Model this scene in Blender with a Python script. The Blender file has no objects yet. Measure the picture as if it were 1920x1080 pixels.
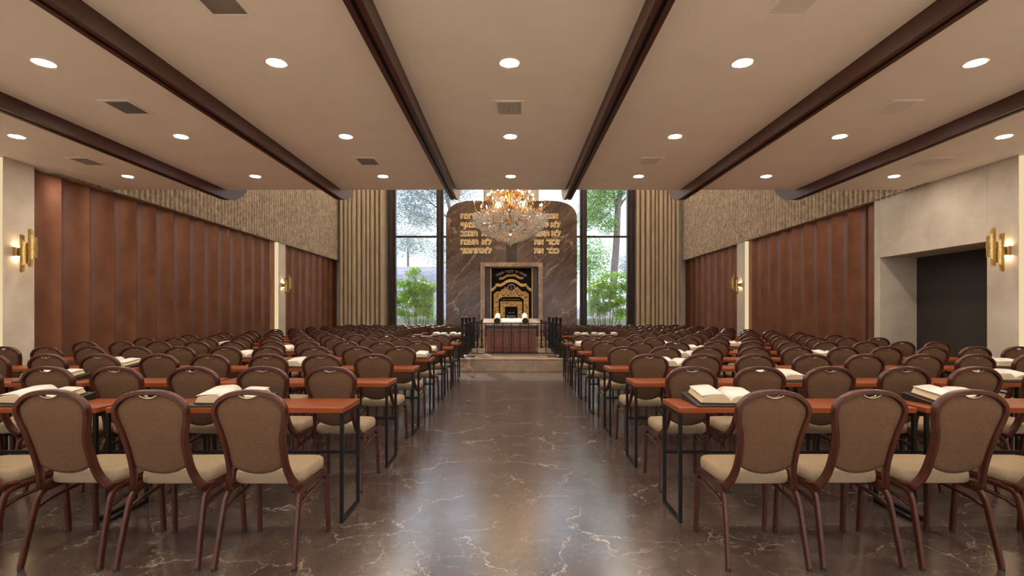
import bpy, bmesh, math, random
from mathutils import Vector, Matrix, noise as mnoise
from mathutils.geometry import tessellate_polygon
PI = math.pi
random.seed(7)
SC = bpy.context.scene
COL = SC.collection
F = 960.0                      # focal length in pixels of a 1920 wide frame
ZS = F / 1000.0                # depth unit used below -> metres
H = 1.36                       # camera height
def Y(z): return z * ZS
def PX(px, z): return (px - 960.0) * z / 1000.0
def PZ(py, z): return H + (589.0 - py) * z / 1000.0

# ------------------------------------------------------------------ camera
cam = bpy.data.cameras.new('camera'); camo = bpy.data.objects.new('camera', cam); COL.objects.link(camo)
camo.location = (0, 0, H); camo.rotation_euler = (PI / 2, 0, 0)
cam.sensor_width = 36; cam.lens = F / 1920 * 36; cam.shift_y = 49 / 1920; cam.clip_start = .05; cam.clip_end = 400
SC.camera = camo
# ------------------------------------------------------------------ view / world / sun
SC.view_settings.view_transform = 'Standard'; SC.view_settings.look = 'None'
SC.view_settings.gamma = 1; SC.view_settings.use_curve_mapping = False
SC.view_settings.exposure = 0.0
W = bpy.data.worlds.new('sky'); SC.world = W; W.use_nodes = True
wn = W.node_tree.nodes; wl = W.node_tree.links
for n in list(wn): wn.remove(n)
wo = wn.new('ShaderNodeOutputWorld'); bg = wn.new('ShaderNodeBackground'); sky = wn.new('ShaderNodeTexSky')
sky.sky_type = 'HOSEK_WILKIE'; sky.sun_direction = Vector((-.28, .8, .5)).normalized(); sky.turbidity = 4
mixw = wn.new('ShaderNodeMix'); mixw.data_type = 'RGBA'; mixw.inputs[0].default_value = .8
mixw.inputs[7].default_value = (.80, .88, 1.0, 1)
wl.new(sky.outputs[0], mixw.inputs[6]); wl.new(mixw.outputs[2], bg.inputs[0]); bg.inputs[1].default_value = 3.2
wl.new(bg.outputs[0], wo.inputs[0])
sd = bpy.data.lights.new('sun', 'SUN'); so = bpy.data.objects.new('sun', sd); COL.objects.link(so)
sd.energy = 4.0; sd.angle = .012; sd.color = (1, .95, .85)
so.rotation_euler = Vector((.27, -1, -.85)).to_track_quat('-Z', 'Y').to_euler()
so.location = (-10, 40, 25)
LAMP = 335.0       # emission of a ceiling downlight

# ------------------------------------------------------------------ helpers
class MB:
    def __init__(s): s.bm = bmesh.new(); s.mi = 0
    def face(s, vs):
        try:
            f = s.bm.faces.new(vs); f.material_index = s.mi; return f
        except ValueError: return None
    def box(s, x0, x1, y0, y1, z0, z1, M=None):
        c = [(x0,y0,z0),(x1,y0,z0),(x1,y1,z0),(x0,y1,z0),(x0,y0,z1),(x1,y0,z1),(x1,y1,z1),(x0,y1,z1)]
        v = [s.bm.verts.new(M @ Vector(p) if M else p) for p in c]
        for q in ((3,2,1,0),(4,5,6,7),(0,1,5,4),(1,2,6,5),(2,3,7,6),(3,0,4,7)): s.face([v[i] for i in q])
        return s
    def prism(s, poly, f0, f1):
        """poly: list of 2D points; f0/f1 map a point to 3D for the two caps"""
        a = [s.bm.verts.new(f0(p)) for p in poly]; b = [s.bm.verts.new(f1(p)) for p in poly]
        n = len(poly)
        if n > 4:
            for t in tessellate_polygon([[Vector((p[0], p[1], 0)) for p in poly]]):
                s.face([a[k] for k in t]); s.face([b[k] for k in t])
        else: s.face(list(reversed(a))); s.face(b)
        for i in range(n): s.face([a[i], a[(i+1)%n], b[(i+1)%n], b[i]])
        return s
    def sweep(s, pts, prof, up=Vector((0,0,1)), closed=False, cap=True, scale=None):
        """prof: list of (a,b): a along the side vector, b along the local normal"""
        pts = [Vector(p) for p in pts]; n = len(pts); rings = []
        for i, p in enumerate(pts):
            if closed: t = pts[(i+1)%n] - pts[i-1]
            else: t = pts[min(i+1,n-1)] - pts[max(i-1,0)]
            t.normalize()
            u = up(i) if callable(up) else up
            sd_ = t.cross(u)
            if sd_.length < 1e-4: sd_ = t.cross(Vector((1,0,0)))
            sd_.normalize(); nn = sd_.cross(t).normalized()
            k = scale[i] if scale else 1
            rings.append([s.bm.verts.new(p + sd_*a*k + nn*b*k) for a, b in prof])
        m = len(prof)
        for i in range(n if closed else n-1):
            r0, r1 = rings[i], rings[(i+1)%n]
            for j in range(m): s.face([r0[j], r0[(j+1)%m], r1[(j+1)%m], r1[j]])
        if cap and not closed:
            s.face(list(reversed(rings[0]))); s.face(rings[-1])
        return s
    def tube(s, pts, r, n=8, closed=False, up=Vector((0,0,1)), scale=None):
        return s.sweep(pts, [(r*math.cos(2*PI*k/n), r*math.sin(2*PI*k/n)) for k in range(n)], up, closed, True, scale)
    def lathe(s, prof, n=16, c=(0,0,0), M=None):
        """prof: (r,z) from bottom to top"""
        rings = []
        for r, z in prof:
            if r < 1e-5: rings.append([s.bm.verts.new((c[0],c[1],c[2]+z))])
            else: rings.append([s.bm.verts.new((c[0]+r*math.cos(2*PI*k/n), c[1]+r*math.sin(2*PI*k/n), c[2]+z)) for k in range(n)])
        if M:
            for R in rings:
                for v in R: v.co = M @ v.co
        for a, b in zip(rings, rings[1:]):
            for k in range(n):
                q = [a[k%len(a)], a[(k+1)%len(a)], b[(k+1)%len(b)], b[k%len(b)]]
                u = []
                for v in q:
                    if v not in u: u.append(v)
                if len(u) > 2: s.face(u)
        if len(rings[0]) > 1: s.face(list(reversed(rings[0])))
        if len(rings[-1]) > 1: s.face(rings[-1])
        return s
    def build(s, name, mats, parent=None, bevel=0, seg=1, smooth=None, recalc=True):
        if recalc: bmesh.ops.recalc_face_normals(s.bm, faces=s.bm.faces)
        if bevel:
            bmesh.ops.bevel(s.bm, geom=[e for e in s.bm.edges if len(e.link_faces) == 2 and e.calc_face_angle(0) > .6], offset=bevel, segments=seg, affect='EDGES', profile=.5)
        me = bpy.data.meshes.new(name); s.bm.to_mesh(me); s.bm.free()
        if not isinstance(mats, (list, tuple)): mats = [mats]
        for m in mats: me.materials.append(m)
        if smooth is not None:
            for p in me.polygons: p.use_smooth = True
            if smooth < PI: me.set_sharp_from_angle(angle=smooth)
        o = bpy.data.objects.new(name, me); COL.objects.link(o)
        if parent: o.parent = parent
        return o
def empty(name, loc, rz=0):
    o = bpy.data.objects.new(name, None); COL.objects.link(o); o.location = loc; o.rotation_euler = (0,0,rz); o.empty_display_size = .1
    return o
def tag(o, label, cat, group=None, kind=None):
    if label: o['label'] = label
    if cat: o['category'] = cat
    if group: o['group'] = group
    if kind: o['kind'] = kind
    return o
def struct(o, label=None, cat=None):
    o['kind'] = 'structure'
    if label: o['label'] = label
    if cat: o['category'] = cat
    return o
def kids(o): return [c for c in bpy.data.objects if c.parent == o]
KIDS = {}
def copy_tree(o, parent=None):
    c = o.copy(); COL.objects.link(c); c.parent = parent
    if o.name not in KIDS: KIDS[o.name] = kids(o)
    for ch in KIDS[o.name]: copy_tree(ch, c)
    return c
ORD = ['', 'first','second','third','fourth','fifth','sixth','seventh','eighth','ninth','tenth','eleventh','twelfth','thirteenth','fourteenth','fifteenth','sixteenth']

# ------------------------------------------------------------------ materials
def srgb(r, g, b):
    f = lambda c: ((c/255+.055)/1.055)**2.4 if c/255 > .04045 else c/255/12.92
    return (f(r), f(g), f(b), 1)
def mat(name, color, rough=.6, metal=0, spec=.5, emis=None, es=0):
    m = bpy.data.materials.new(name); m.use_nodes = True
    b = m.node_tree.nodes['Principled BSDF']
    b.inputs['Base Color'].default_value = color; b.inputs['Roughness'].default_value = rough
    b.inputs['Metallic'].default_value = metal; b.inputs['Specular IOR Level'].default_value = spec
    if emis: b.inputs['Emission Color'].default_value = emis; b.inputs['Emission Strength'].default_value = es
    return m
def nodes(m): return m.node_tree.nodes, m.node_tree.links, m.node_tree.nodes['Principled BSDF']
def ramp(N, stops, interp='LINEAR'):
    r = N.new('ShaderNodeValToRGB'); cr = r.color_ramp; cr.interpolation = interp
    while len(cr.elements) > 1: cr.elements.remove(cr.elements[-1])
    cr.elements[0].position = stops[0][0]; cr.elements[0].color = stops[0][1]
    for p, c in stops[1:]:
        e = cr.elements.new(p); e.color = c
    return r
def coords(N, L, scale=(1,1,1), rot=(0,0,0), kind='Object'):
    tc = N.new('ShaderNodeTexCoord'); mp = N.new('ShaderNodeMapping')
    mp.inputs['Scale'].default_value = scale; mp.inputs['Rotation'].default_value = rot
    L.new(tc.outputs[kind], mp.inputs[0]); return mp
def noise(N, L, vec, scale, detail=4, rough=.55, dist=0):
    n = N.new('ShaderNodeTexNoise'); n.inputs['Scale'].default_value = scale; n.inputs['Detail'].default_value = detail
    n.inputs['Roughness'].default_value = rough; n.inputs['Distortion'].default_value = dist
    if vec: L.new(vec, n.inputs['Vector'])
    return n
def mixc(N, L, fac, a, b, mode='MIX'):
    m = N.new('ShaderNodeMix'); m.data_type = 'RGBA'; m.blend_type = mode
    for i, v in ((0, fac), (6, a), (7, b)):
        if isinstance(v, (int, float, tuple)): m.inputs[i].default_value = v
        else: L.new(v, m.inputs[i])
    return m.outputs[2]
def math_(N, L, op, a, b=None, clamp=False):
    m = N.new('ShaderNodeMath'); m.operation = op; m.use_clamp = clamp
    for i, v in ((0, a), (1, b)):
        if v is None: continue
        if isinstance(v, (int, float)): m.inputs[i].default_value = v
        else: L.new(v, m.inputs[i])
    return m.outputs[0]
def bump(N, L, b, h, strength=.3, dist=.01):
    bp = N.new('ShaderNodeBump'); bp.inputs['Strength'].default_value = strength; bp.inputs['Distance'].default_value = dist
    L.new(h, bp.inputs['Height']); L.new(bp.outputs[0], b.inputs['Normal'])
def marble(name, dark, mid, vein, scale=1.0, vw=.02, rough=.25, vamt=.8, seams=False, bright=None, an=None):
    m = mat(name, mid, rough); N, L, b = nodes(m)
    if seams: b.inputs['IOR'].default_value = 1.75
    if an:
        m0 = coords(N, L, (1, 1, 1), (0, .7, 0)); mp = N.new('ShaderNodeMapping'); mp.inputs['Scale'].default_value = an; L.new(m0.outputs[0], mp.inputs[0])
    else: mp = coords(N, L, (scale,)*3, (0, .5, .35))
    n1 = noise(N, L, mp.outputs[0], 1.3, 7, .62, .6)
    base = ramp(N, [(.3, dark), (.52, mid), (.75, bright or mid)]); L.new(n1.outputs[0], base.inputs[0])
    nd = noise(N, L, mp.outputs[0], 1.6, 6, .6)
    vm = N.new('ShaderNodeVectorMath'); vm.operation = 'MULTIPLY_ADD'
    L.new(nd.outputs['Color'], vm.inputs[0]); vm.inputs[1].default_value = (.9,)*3; L.new(mp.outputs[0], vm.inputs[2])
    c = base.outputs[0]
    for sc, w, a, ms in ((.75, vw, 1, 1.1), (1.9, vw*.8, .7, 2.3), (4.3, vw*.9, .45, 3.1)):
        vo = N.new('ShaderNodeTexVoronoi'); vo.feature = 'DISTANCE_TO_EDGE'; vo.inputs['Scale'].default_value = sc
        L.new(vm.outputs[0], vo.inputs['Vector'])
        rv = ramp(N, [(0, (1,1,1,1)), (w*.35, (.7,.7,.7,1)), (w*1.6, (0,0,0,1))]); L.new(vo.outputs['Distance'], rv.inputs[0])
        nm = noise(N, L, mp.outputs[0], ms, 5, .65); rm = ramp(N, [(.45, (0,0,0,1)), (.62, (1,1,1,1))]); L.new(nm.outputs[0], rm.inputs[0])
        f = math_(N, L, 'MULTIPLY', rv.outputs[0], rm.outputs[0]); f = math_(N, L, 'MULTIPLY', f, a*vamt)
        c = mixc(N, L, f, c, vein)
    if seams:
        tc = N.new('ShaderNodeTexCoord'); sx = N.new('ShaderNodeSeparateXYZ'); L.new(tc.outputs['Object'], sx.inputs[0])
        fac = None
        for o_, per, off in ((0, 3.2, .02), (1, 3.2*ZS, -3.875*ZS)):
            a = math_(N, L, 'ADD', sx.outputs[o_], off + per*20 + per/2); a = math_(N, L, 'MODULO', a, per)
            a = math_(N, L, 'SUBTRACT', a, per/2); a = math_(N, L, 'ABSOLUTE', a); a = math_(N, L, 'LESS_THAN', a, .0025)
            fac = a if fac is None else math_(N, L, 'MAXIMUM', fac, a)
        c = mixc(N, L, math_(N, L, 'MULTIPLY', fac, .7), c, (.012,.009,.008,1))
    L.new(c, b.inputs['Base Color'])
    nr = noise(N, L, mp.outputs[0], 5, 4); mr = N.new('ShaderNodeMapRange'); mr.inputs[3].default_value = rough*.8; mr.inputs[4].default_value = rough*1.25
    L.new(nr.outputs[0], mr.inputs[0]); L.new(mr.outputs[0], b.inputs['Roughness'])
    return m
def noisy(name, c1, c2, scale=6, rough=.6, metal=0, stretch=(1,1,1), bs=0, bd=.005, bscale=None, spec=.5, lo=.35, hi=.65, dist=0):
    m = mat(name, c1, rough, metal, spec); N, L, b = nodes(m); mp = coords(N, L, stretch)
    n = noise(N, L, mp.outputs[0], scale, 6, .6, dist); r = ramp(N, [(lo, c1), (hi, c2)]); L.new(n.outputs[0], r.inputs[0])
    L.new(r.outputs[0], b.inputs['Base Color'])
    if bs:
        nb = noise(N, L, mp.outputs[0], bscale or scale*4, 5, .65); bump(N, L, b, nb.outputs[0], bs, bd)
    return m
def weave(name, c1, c2):
    m = mat(name, c1, .92, 0, .25); N, L, b = nodes(m)
    mp = coords(N, L); n = noise(N, L, mp.outputs[0], 60, 3); n2 = noise(N, L, mp.outputs[0], 5, 3)
    sx = N.new('ShaderNodeSeparateXYZ'); L.new(mp.outputs[0], sx.inputs[0])
    yz = math_(N, L, 'ADD', sx.outputs[1], sx.outputs[2])
    a = math_(N, L, 'SINE', math_(N, L, 'MULTIPLY', sx.outputs[0], 1100)); c = math_(N, L, 'SINE', math_(N, L, 'MULTIPLY', yz, 1250))
    p = math_(N, L, 'MULTIPLY', a, c)
    f = math_(N, L, 'ADD', math_(N, L, 'MULTIPLY', p, .28), n.outputs[0])
    r = ramp(N, [(.25, c1), (.75, c2)]); L.new(f, r.inputs[0])
    cc = mixc(N, L, n2.outputs[0], r.outputs[0], c1); L.new(cc, b.inputs['Base Color'])
    bump(N, L, b, p, .35, .0012)
    return m
def wood(name, c1, c2, rough=.35, stretch=(1.2, 14, 14)):
    m = mat(name, c1, rough); N, L, b = nodes(m); mp = coords(N, L, stretch)
    n = noise(N, L, mp.outputs[0], 3, 6, .6, .7); r = ramp(N, [(.3, c1), (.7, c2)]); L.new(n.outputs[0], r.inputs[0])
    L.new(r.outputs[0], b.inputs['Base Color']); return m

M = {}
M['floor'] = marble('floor_marble', srgb(68,57,53), srgb(82,69,64), srgb(190,172,158), 2.3, .008, .2, .8, True, srgb(92,78,73))
M['tablet'] = marble('brown_marble', srgb(66,48,38), srgb(92,69,56), srgb(190,158,132), 1.0, .022, .24, .9, False, srgb(120,95,80), (.62, 1, 1.7))
M['dark_marble'] = marble('dark_marble', srgb(45,35,30), srgb(66,52,45), srgb(128,108,92), 1.2, .03, .3, .5)
M['light_marble'] = marble('light_marble', srgb(134,104,83), srgb(158,128,104), srgb(214,190,164), 1.6, .05, .3, .7, False, srgb(190,158,132))
M['step_marble'] = marble('step_marble', srgb(128,104,86), srgb(158,134,112), srgb(206,186,160), 1.5, .05, .3, .7, False, srgb(176,150,126))
M['ceiling'] = noisy('ceiling_plaster', srgb(246,238,224), srgb(250,243,230), 2, .62, bs=.12, bd=.004, bscale=120, spec=.35)
M['ceiling_high'] = mat('high_ceiling_plaster', srgb(200,190,178), .8)
M['plaster'] = noisy('wall_plaster', srgb(190,175,156), srgb(206,194,176), 2.2, .7, bs=.15, bd=.004, bscale=40)
M['portal'] = noisy('portal_plaster', srgb(178,165,148), srgb(197,186,170), 2.0, .6, bs=.12, bd=.004, bscale=25, dist=.3)
M['flute'] = noisy('ribbed_concrete', srgb(136,119,100), srgb(186,168,144), 9, .85, bs=.6, bd=.012, bscale=34)
M['beam'] = noisy('beam_mahogany', srgb(64,33,24), srgb(76,41,31), 3, .45, stretch=(8,.6,8))
M['slot'] = mat('track_black', (.004,.004,.004,1), .5)
M['black'] = mat('black_steel', srgb(28,26,25), .42, .6)
M['iron'] = noisy('wrought_iron', srgb(24,22,22), srgb(40,37,36), 30, .5, .5)
M['table'] = wood('table_veneer', srgb(120,56,25), srgb(142,70,34), .36); M['table'].node_tree.nodes['Principled BSDF'].inputs['Specular IOR Level'].default_value = .3
M['frame'] = noisy('chair_mahogany_metal', srgb(58,25,15), srgb(78,35,22), 14, .34, .15)
M['seat'] = weave('seat_fabric', srgb(148,128,104), srgb(174,154,130))
M['back'] = weave('back_fabric', srgb(90,66,48), srgb(117,90,69))  # seat fabric again, with the shade on the backs put into its tone
M['rim'] = mat('pale_metal_rim', srgb(226,206,176), .25, .8)
M['rubber'] = mat('black_rubber', srgb(18,17,17), .7)
M['page'] = mat('page_paper', srgb(220,217,210), .8, 0, .2)
M['pageedge'] = noisy('page_edge', srgb(196,168,132), srgb(226,206,176), 3, .8, stretch=(1,1,160))
M['bookcover'] = mat('book_cover', srgb(60,48,40), .6)
M['stand'] = mat('book_stand_black', srgb(36,28,26), .4)
M['desk'] = wood('desk_wood', srgb(98,44,17), srgb(136,68,30), .35, (3, 3, 12))
M['deskd'] = wood('desk_moulding', srgb(50,22,10), srgb(72,34,17), .35, (3, 3, 12))
M['gold'] = noisy('gold_metal', srgb(196,140,66), srgb(226,176,96), 30, .28, 1)
M['brass'] = noisy('sconce_brass', srgb(178,146,84), srgb(206,176,112), 30, .3, .9)
M['goldt'] = noisy('gold_thread', srgb(190,150,84), srgb(236,200,130), 60, .5, .3, bs=.5, bd=.004)
M['silver'] = mat('pale_thread', srgb(214,204,184), .5, .3)
M['velvet'] = mat('black_velvet', srgb(16,14,13), .85, 0, .2)
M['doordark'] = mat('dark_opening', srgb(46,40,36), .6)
M['curtain'] = noisy('curtain_fabric', srgb(166,146,120), srgb(184,165,137), 6, .85, stretch=(1,1,.2))
M['wframe'] = noisy('window_frame_bronze', srgb(44,30,24), srgb(58,40,32), 8, .4, .3)
M['copper'] = None
def copper():
    m = mat('copper_sheet', srgb(120,70,48), .42, .65); N, L, b = nodes(m); mp = coords(N, L)
    n = noise(N, L, mp.outputs[0], 2.2, 7, .6, .2); r = ramp(N, [(.25, srgb(118,76,55)), (.5, srgb(132,88,65)), (.75, srgb(146,100,75))]); L.new(n.outputs[0], r.inputs[0])
    n2 = noise(N, L, mp.outputs[0], 13, 4, .7); r2 = ramp(N, [(.72, (0,0,0,1)), (.8, (1,1,1,1))]); L.new(n2.outputs[0], r2.inputs[0])
    c = mixc(N, L, math_(N, L, 'MULTIPLY', r2.outputs[0], .4), r.outputs[0], srgb(80,44,30)); L.new(c, b.inputs['Base Color'])
    mr = N.new('ShaderNodeMapRange'); mr.inputs[3].default_value = .34; mr.inputs[4].default_value = .55; L.new(n.outputs[0], mr.inputs[0]); L.new(mr.outputs[0], b.inputs['Roughness'])
    return m
M['copper'] = copper()
def ornament():
    m = mat('gold_scrollwork', srgb(190,140,70), .45, .3); N, L, b = nodes(m); mp = coords(N, L, (1,1,1))
    vo = N.new('ShaderNodeTexVoronoi'); vo.feature = 'SMOOTH_F1'; vo.inputs['Scale'].default_value = 17
    nn = noise(N, L, mp.outputs[0], 9, 3); ad = mixc(N, L, .12, mp.outputs[0], nn.outputs['Color']); L.new(ad, vo.inputs['Vector'])
    s = math_(N, L, 'SINE', math_(N, L, 'MULTIPLY', vo.outputs['Distance'], 22))
    r = ramp(N, [(.15, srgb(70,36,14)), (.4, srgb(196,134,58)), (.75, srgb(240,204,130))]); L.new(math_(N, L, 'MULTIPLY_ADD', s, .5), r.inputs[0])
    L.new(r.outputs[0], b.inputs['Base Color']); bump(N, L, b, s, .5, .006); return m
M['ornament'] = ornament()
def glassmat(name, tint=(.96,.98,1,1), fac=.06):
    m = bpy.data.materials.new(name); m.use_nodes = True; N, L = m.node_tree.nodes, m.node_tree.links
    for n in list(N): N.remove(n)
    o = N.new('ShaderNodeOutputMaterial'); t = N.new('ShaderNodeBsdfTransparent'); g = N.new('ShaderNodeBsdfGlossy'); mx = N.new('ShaderNodeMixShader')
    t.inputs[0].default_value = tint; g.inputs['Roughness'].default_value = .02; mx.inputs[0].default_value = fac
    L.new(t.outputs[0], mx.inputs[1]); L.new(g.outputs[0], mx.inputs[2]); L.new(mx.outputs[0], o.inputs[0]); return m
M['glass'] = glassmat('window_glass')
M['crystal'] = glassmat('cut_crystal', (.97,.95,.92,1), .5)
_n = M['crystal'].node_tree.nodes; _l = M['crystal'].node_tree.links; _d = _n.new('ShaderNodeBsdfTranslucent'); _d.inputs[0].default_value = (.95,.93,.9,1); _m = _n.new('ShaderNodeMixShader'); _m.inputs[0].default_value = .38
_o = [x for x in _n if x.type == 'OUTPUT_MATERIAL'][0]; _s = _o.inputs[0].links[0].from_socket; _l.new(_s, _m.inputs[1]); _l.new(_d.outputs[0], _m.inputs[2]); _l.new(_m.outputs[0], _o.inputs[0])
def emit(name, col, s):
    m = bpy.data.materials.new(name); m.use_nodes = True; N, L = m.node_tree.nodes, m.node_tree.links
    for n in list(N): N.remove(n)
    o = N.new('ShaderNodeOutputMaterial'); e = N.new('ShaderNodeEmission'); e.inputs[0].default_value = col; e.inputs[1].default_value = s
    L.new(e.outputs[0], o.inputs[0]); return m
M['lamp'] = emit('downlight_diffuser', (1, .865, .70, 1), LAMP)
M['bulb'] = emit('candle_bulb', (1, .74, .46, 1), 60)
M['bulbbig'] = emit('bright_candle_bulb', (1, .74, .46, 1), 110)
M['halo'] = emit('letter_backlight', (1, .64, .28, 1), 1.0)
M['sbulb'] = emit('sconce_bulb', (1, .82, .55, 1), 120)
def leafmat(name, c1, c2, trans=.35):
    m = mat(name, c1, .6, 0, .2); N, L, b = nodes(m)
    g = N.new('ShaderNodeNewGeometry'); r = ramp(N, [(0, c1), (1, c2)]); L.new(g.outputs['Random Per Island'], r.inputs[0])
    L.new(r.outputs[0], b.inputs['Base Color'])
    tr = N.new('ShaderNodeBsdfTranslucent'); L.new(r.outputs[0], tr.inputs[0]); mx = N.new('ShaderNodeMixShader'); mx.inputs[0].default_value = trans
    o = N['Material Output']; L.new(b.outputs[0], mx.inputs[1]); L.new(tr.outputs[0], mx.inputs[2]); L.new(mx.outputs[0], o.inputs[0]); return m
M['leaf'] = leafmat('fresh_leaves', srgb(96,146,48), srgb(176,208,96), .5)
M['leaf2'] = leafmat('tree_leaves', srgb(76,118,76), srgb(176,206,120))
M['leaf3'] = leafmat('hazy_leaves', srgb(140,145,172), srgb(206,214,196))  # haze in the air is put into these pale leaf colours
M['bark'] = noisy('bark', srgb(92,76,76), srgb(140,124,120), 12, .9)
M['stem'] = noisy('shrub_stem', srgb(66,46,40), srgb(94,70,58), 12, .8)
M['lawn'] = noisy('lawn', srgb(130,160,86), srgb(170,190,110), 3, .9)
M['conc'] = noisy('low_concrete', srgb(150,150,144), srgb(172,172,166), 6, .85)
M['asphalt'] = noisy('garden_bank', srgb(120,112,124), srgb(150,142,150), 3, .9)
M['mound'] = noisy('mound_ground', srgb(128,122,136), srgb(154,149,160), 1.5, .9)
M['path'] = noisy('pale_path', srgb(200,200,196), srgb(220,218,212), 3, .9)

CX = -.02                       # the room's own axis
XL, XR = -7.09, 6.98            # side wall faces
HC = H + 2.2                    # low ceiling
ZE = 9.44                       # where the low ceiling ends (depth units)
ZB = 21.86                      # back wall
TOP = 9.2
YN = -5.0                       # near end of the room

# ------------------------------------------------------------------ large structure
fl = MB().box(-9.2, 9.2, YN, Y(22.2), -.12, 0).build('floor', M['floor']); struct(fl)
en = MB().box(-7.05, 6.95, YN + .05, .9, .0, .008).build('floor_entry_carpet', mat('cream_carpet', srgb(226,208,180), .95, 0, .1)); struct(en)  # unseen pale sheet added to bounce lamp light onto the ceiling
ce = MB().box(-7.5, 7.4, YN, Y(ZE), HC, HC + .5).build('ceiling', M['ceiling']); struct(ce)
ce2 = MB().box(-7.6, 7.5, Y(ZE) - .3, Y(22.2), TOP, TOP + .2).build('ceiling_high', M['ceiling_high']); struct(ce2)
fa = MB().box(-7.5, 7.4, Y(ZE) - .25, Y(ZE), HC + .5, TOP).build('wall_gallery', M['ceiling_high']); struct(fa)
# rear wall behind the camera; window band added to brighten the ceiling
nw = MB(); nw.box(-7.6, 7.6, YN - .2, YN, 0, .3); nw.box(-7.6, 7.6, YN - .2, YN, HC - .25, HC)
for i in range(6): nw.box(-7.6 + 2.96*i, -7.2 + 2.96*i, YN - .2, YN, .3, HC - .25)
nw = nw.build('wall_rear', M['plaster']); struct(nw)
def wall_side(side):
    s = -1 if side == 'left' else 1
    X = XL if s < 0 else XR
    out = X + s * .5
    def bx(mb, xa, xb, za, zb, z0, z1): mb.box(min(xa, xb), max(xa, xb), Y(za), Y(zb), z0, z1)
    w = MB()
    if s < 0:
        bx(w, X - .11, out, YN / ZS, 7.43, 0, HC); bx(w, X, out, 7.43, 7.92, 0, HC); bx(w, X - .3, out, 7.92, 16.2, 0, HC)
        bx(w, X, out, 16.2, 16.7, 0, HC); bx(w, X - .3, out, 16.7, 22.2, 0, HC)
    else:
        bx(w, X + .11, out, YN / ZS, 7.35, 0, HC); bx(w, X, X + .71, 7.35, 7.84, 0, HC)
        bx(w, X, X + .71, 7.84, 10.12, PZ(589 - 153, 6.98) , HC); bx(w, X, X + .9, 10.12, 10.28, 0, HC)
        bx(w, X + .3, out + .3, 10.28, 16.0, 0, HC); bx(w, X, out, 16.0, 16.55, 0, HC); bx(w, X + .3, out, 16.55, 22.2, 0, HC)
    o = w.build('wall_' + side, M['plaster'] if s < 0 else M['portal'], bevel=.004); struct(o)
    # ribbed upper wall: vertical ribs with a broken face
    rb = MB(); pit = .144; y0, y1 = Y(8.3 if s < 0 else 8.9), Y(ZB); nz = 72; ny = int((y1 - y0) / pit)
    prof = ((0, 0), (.16, .002), (.30, .034), (.5, .042), (.70, .036), (.84, .004))
    colv = []
    for i in range(ny):
        for t, d in prof:
            yy = y0 + (i + t) * pit; cv = []
            for k in range(nz + 1):
                z = HC - .02 + (TOP - HC) * k / nz * (1 if k else 1)
                n = mnoise.noise(Vector((yy * 5, z * 9, i * 3.1))) + .5 * mnoise.noise(Vector((yy * 17, z * 23, i)))
                dd = d + (.013 * n if d > .02 else 0)
                cv.append(rb.bm.verts.new((X - s * dd, yy, z)))
            colv.append(cv)
    for a, b_ in zip(colv, colv[1:]):
        for k in range(nz): rb.face([a[k], a[k+1], b_[k+1], b_[k]])
    rb.box(min(X, out), max(X, out), y0, y1, HC - .02, TOP)
    o = rb.build('wall_' + side + '_ribbed', M['flute']); struct(o)
wall_side('left'); wall_side('right')
# dark door at the back of the entry recess on the right
dr = MB().box(XR + .70, XR + .76, Y(7.84), Y(10.12), 0, PZ(589 - 153, 6.98)).build('door_1', M['doordark']); struct(dr)

# copper cladding panels: each a shallow concave sheet
def panel(X, s, za, zb, top):
    mb = MB(); n = 10; pts = []
    ya, yb = Y(za) + .004, Y(zb) - .004
    for i in range(n + 1):
        t = i / n; sag = 4 * t * (1 - t) * .075 + .015 * (1 - t)
        pts.append((X + s * (.08 + sag), ya + (yb - ya) * t))
    back = [(X + s * .24, yb), (X + s * .24, ya)]
    mb.prism(pts + back, lambda p: (p[0], p[1], 0), lambda p: (p[0], p[1], top))
    return mb.build('copper_panel', M['copper'], smooth=.5)
def niche(X, s, edges, side, where):
    k = len(edges) - 1
    for i in range(k):
        o = panel(X, s, edges[i], edges[i+1], HC - .02)
        tag(o, 'curved copper wall panel, %s wall, %s one %s' % (side, ORD[i+1], where), 'wall panel', 'copper panels %s on the %s wall' % (where, side))
niche(XL, -1, [7.93 + .5615 * i for i in range(15)], 'left', 'before the far pillar')
niche(XL, -1, [16.72 + .566 * i for i in range(10)], 'left', 'beyond the far pillar')
niche(XR, 1, [10.66 + .5585 * i for i in range(10)], 'right', 'before the far pillar')
niche(XR, 1, [16.57 + .568 * i for i in range(10)], 'right', 'beyond the far pillar')
for nm, s, X, za, zb in (('trim_1', -1, XL, 15.8, 16.2), ('trim_2', 1, XR, 10.28, 10.655), ('trim_3', 1, XR, 15.69, 16.0)):
    o = MB().box(min(X + s*.12, X + s*.24), max(X + s*.12, X + s*.24), Y(za), Y(zb), 0, HC - .02).build(nm, M['copper']); struct(o)

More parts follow.
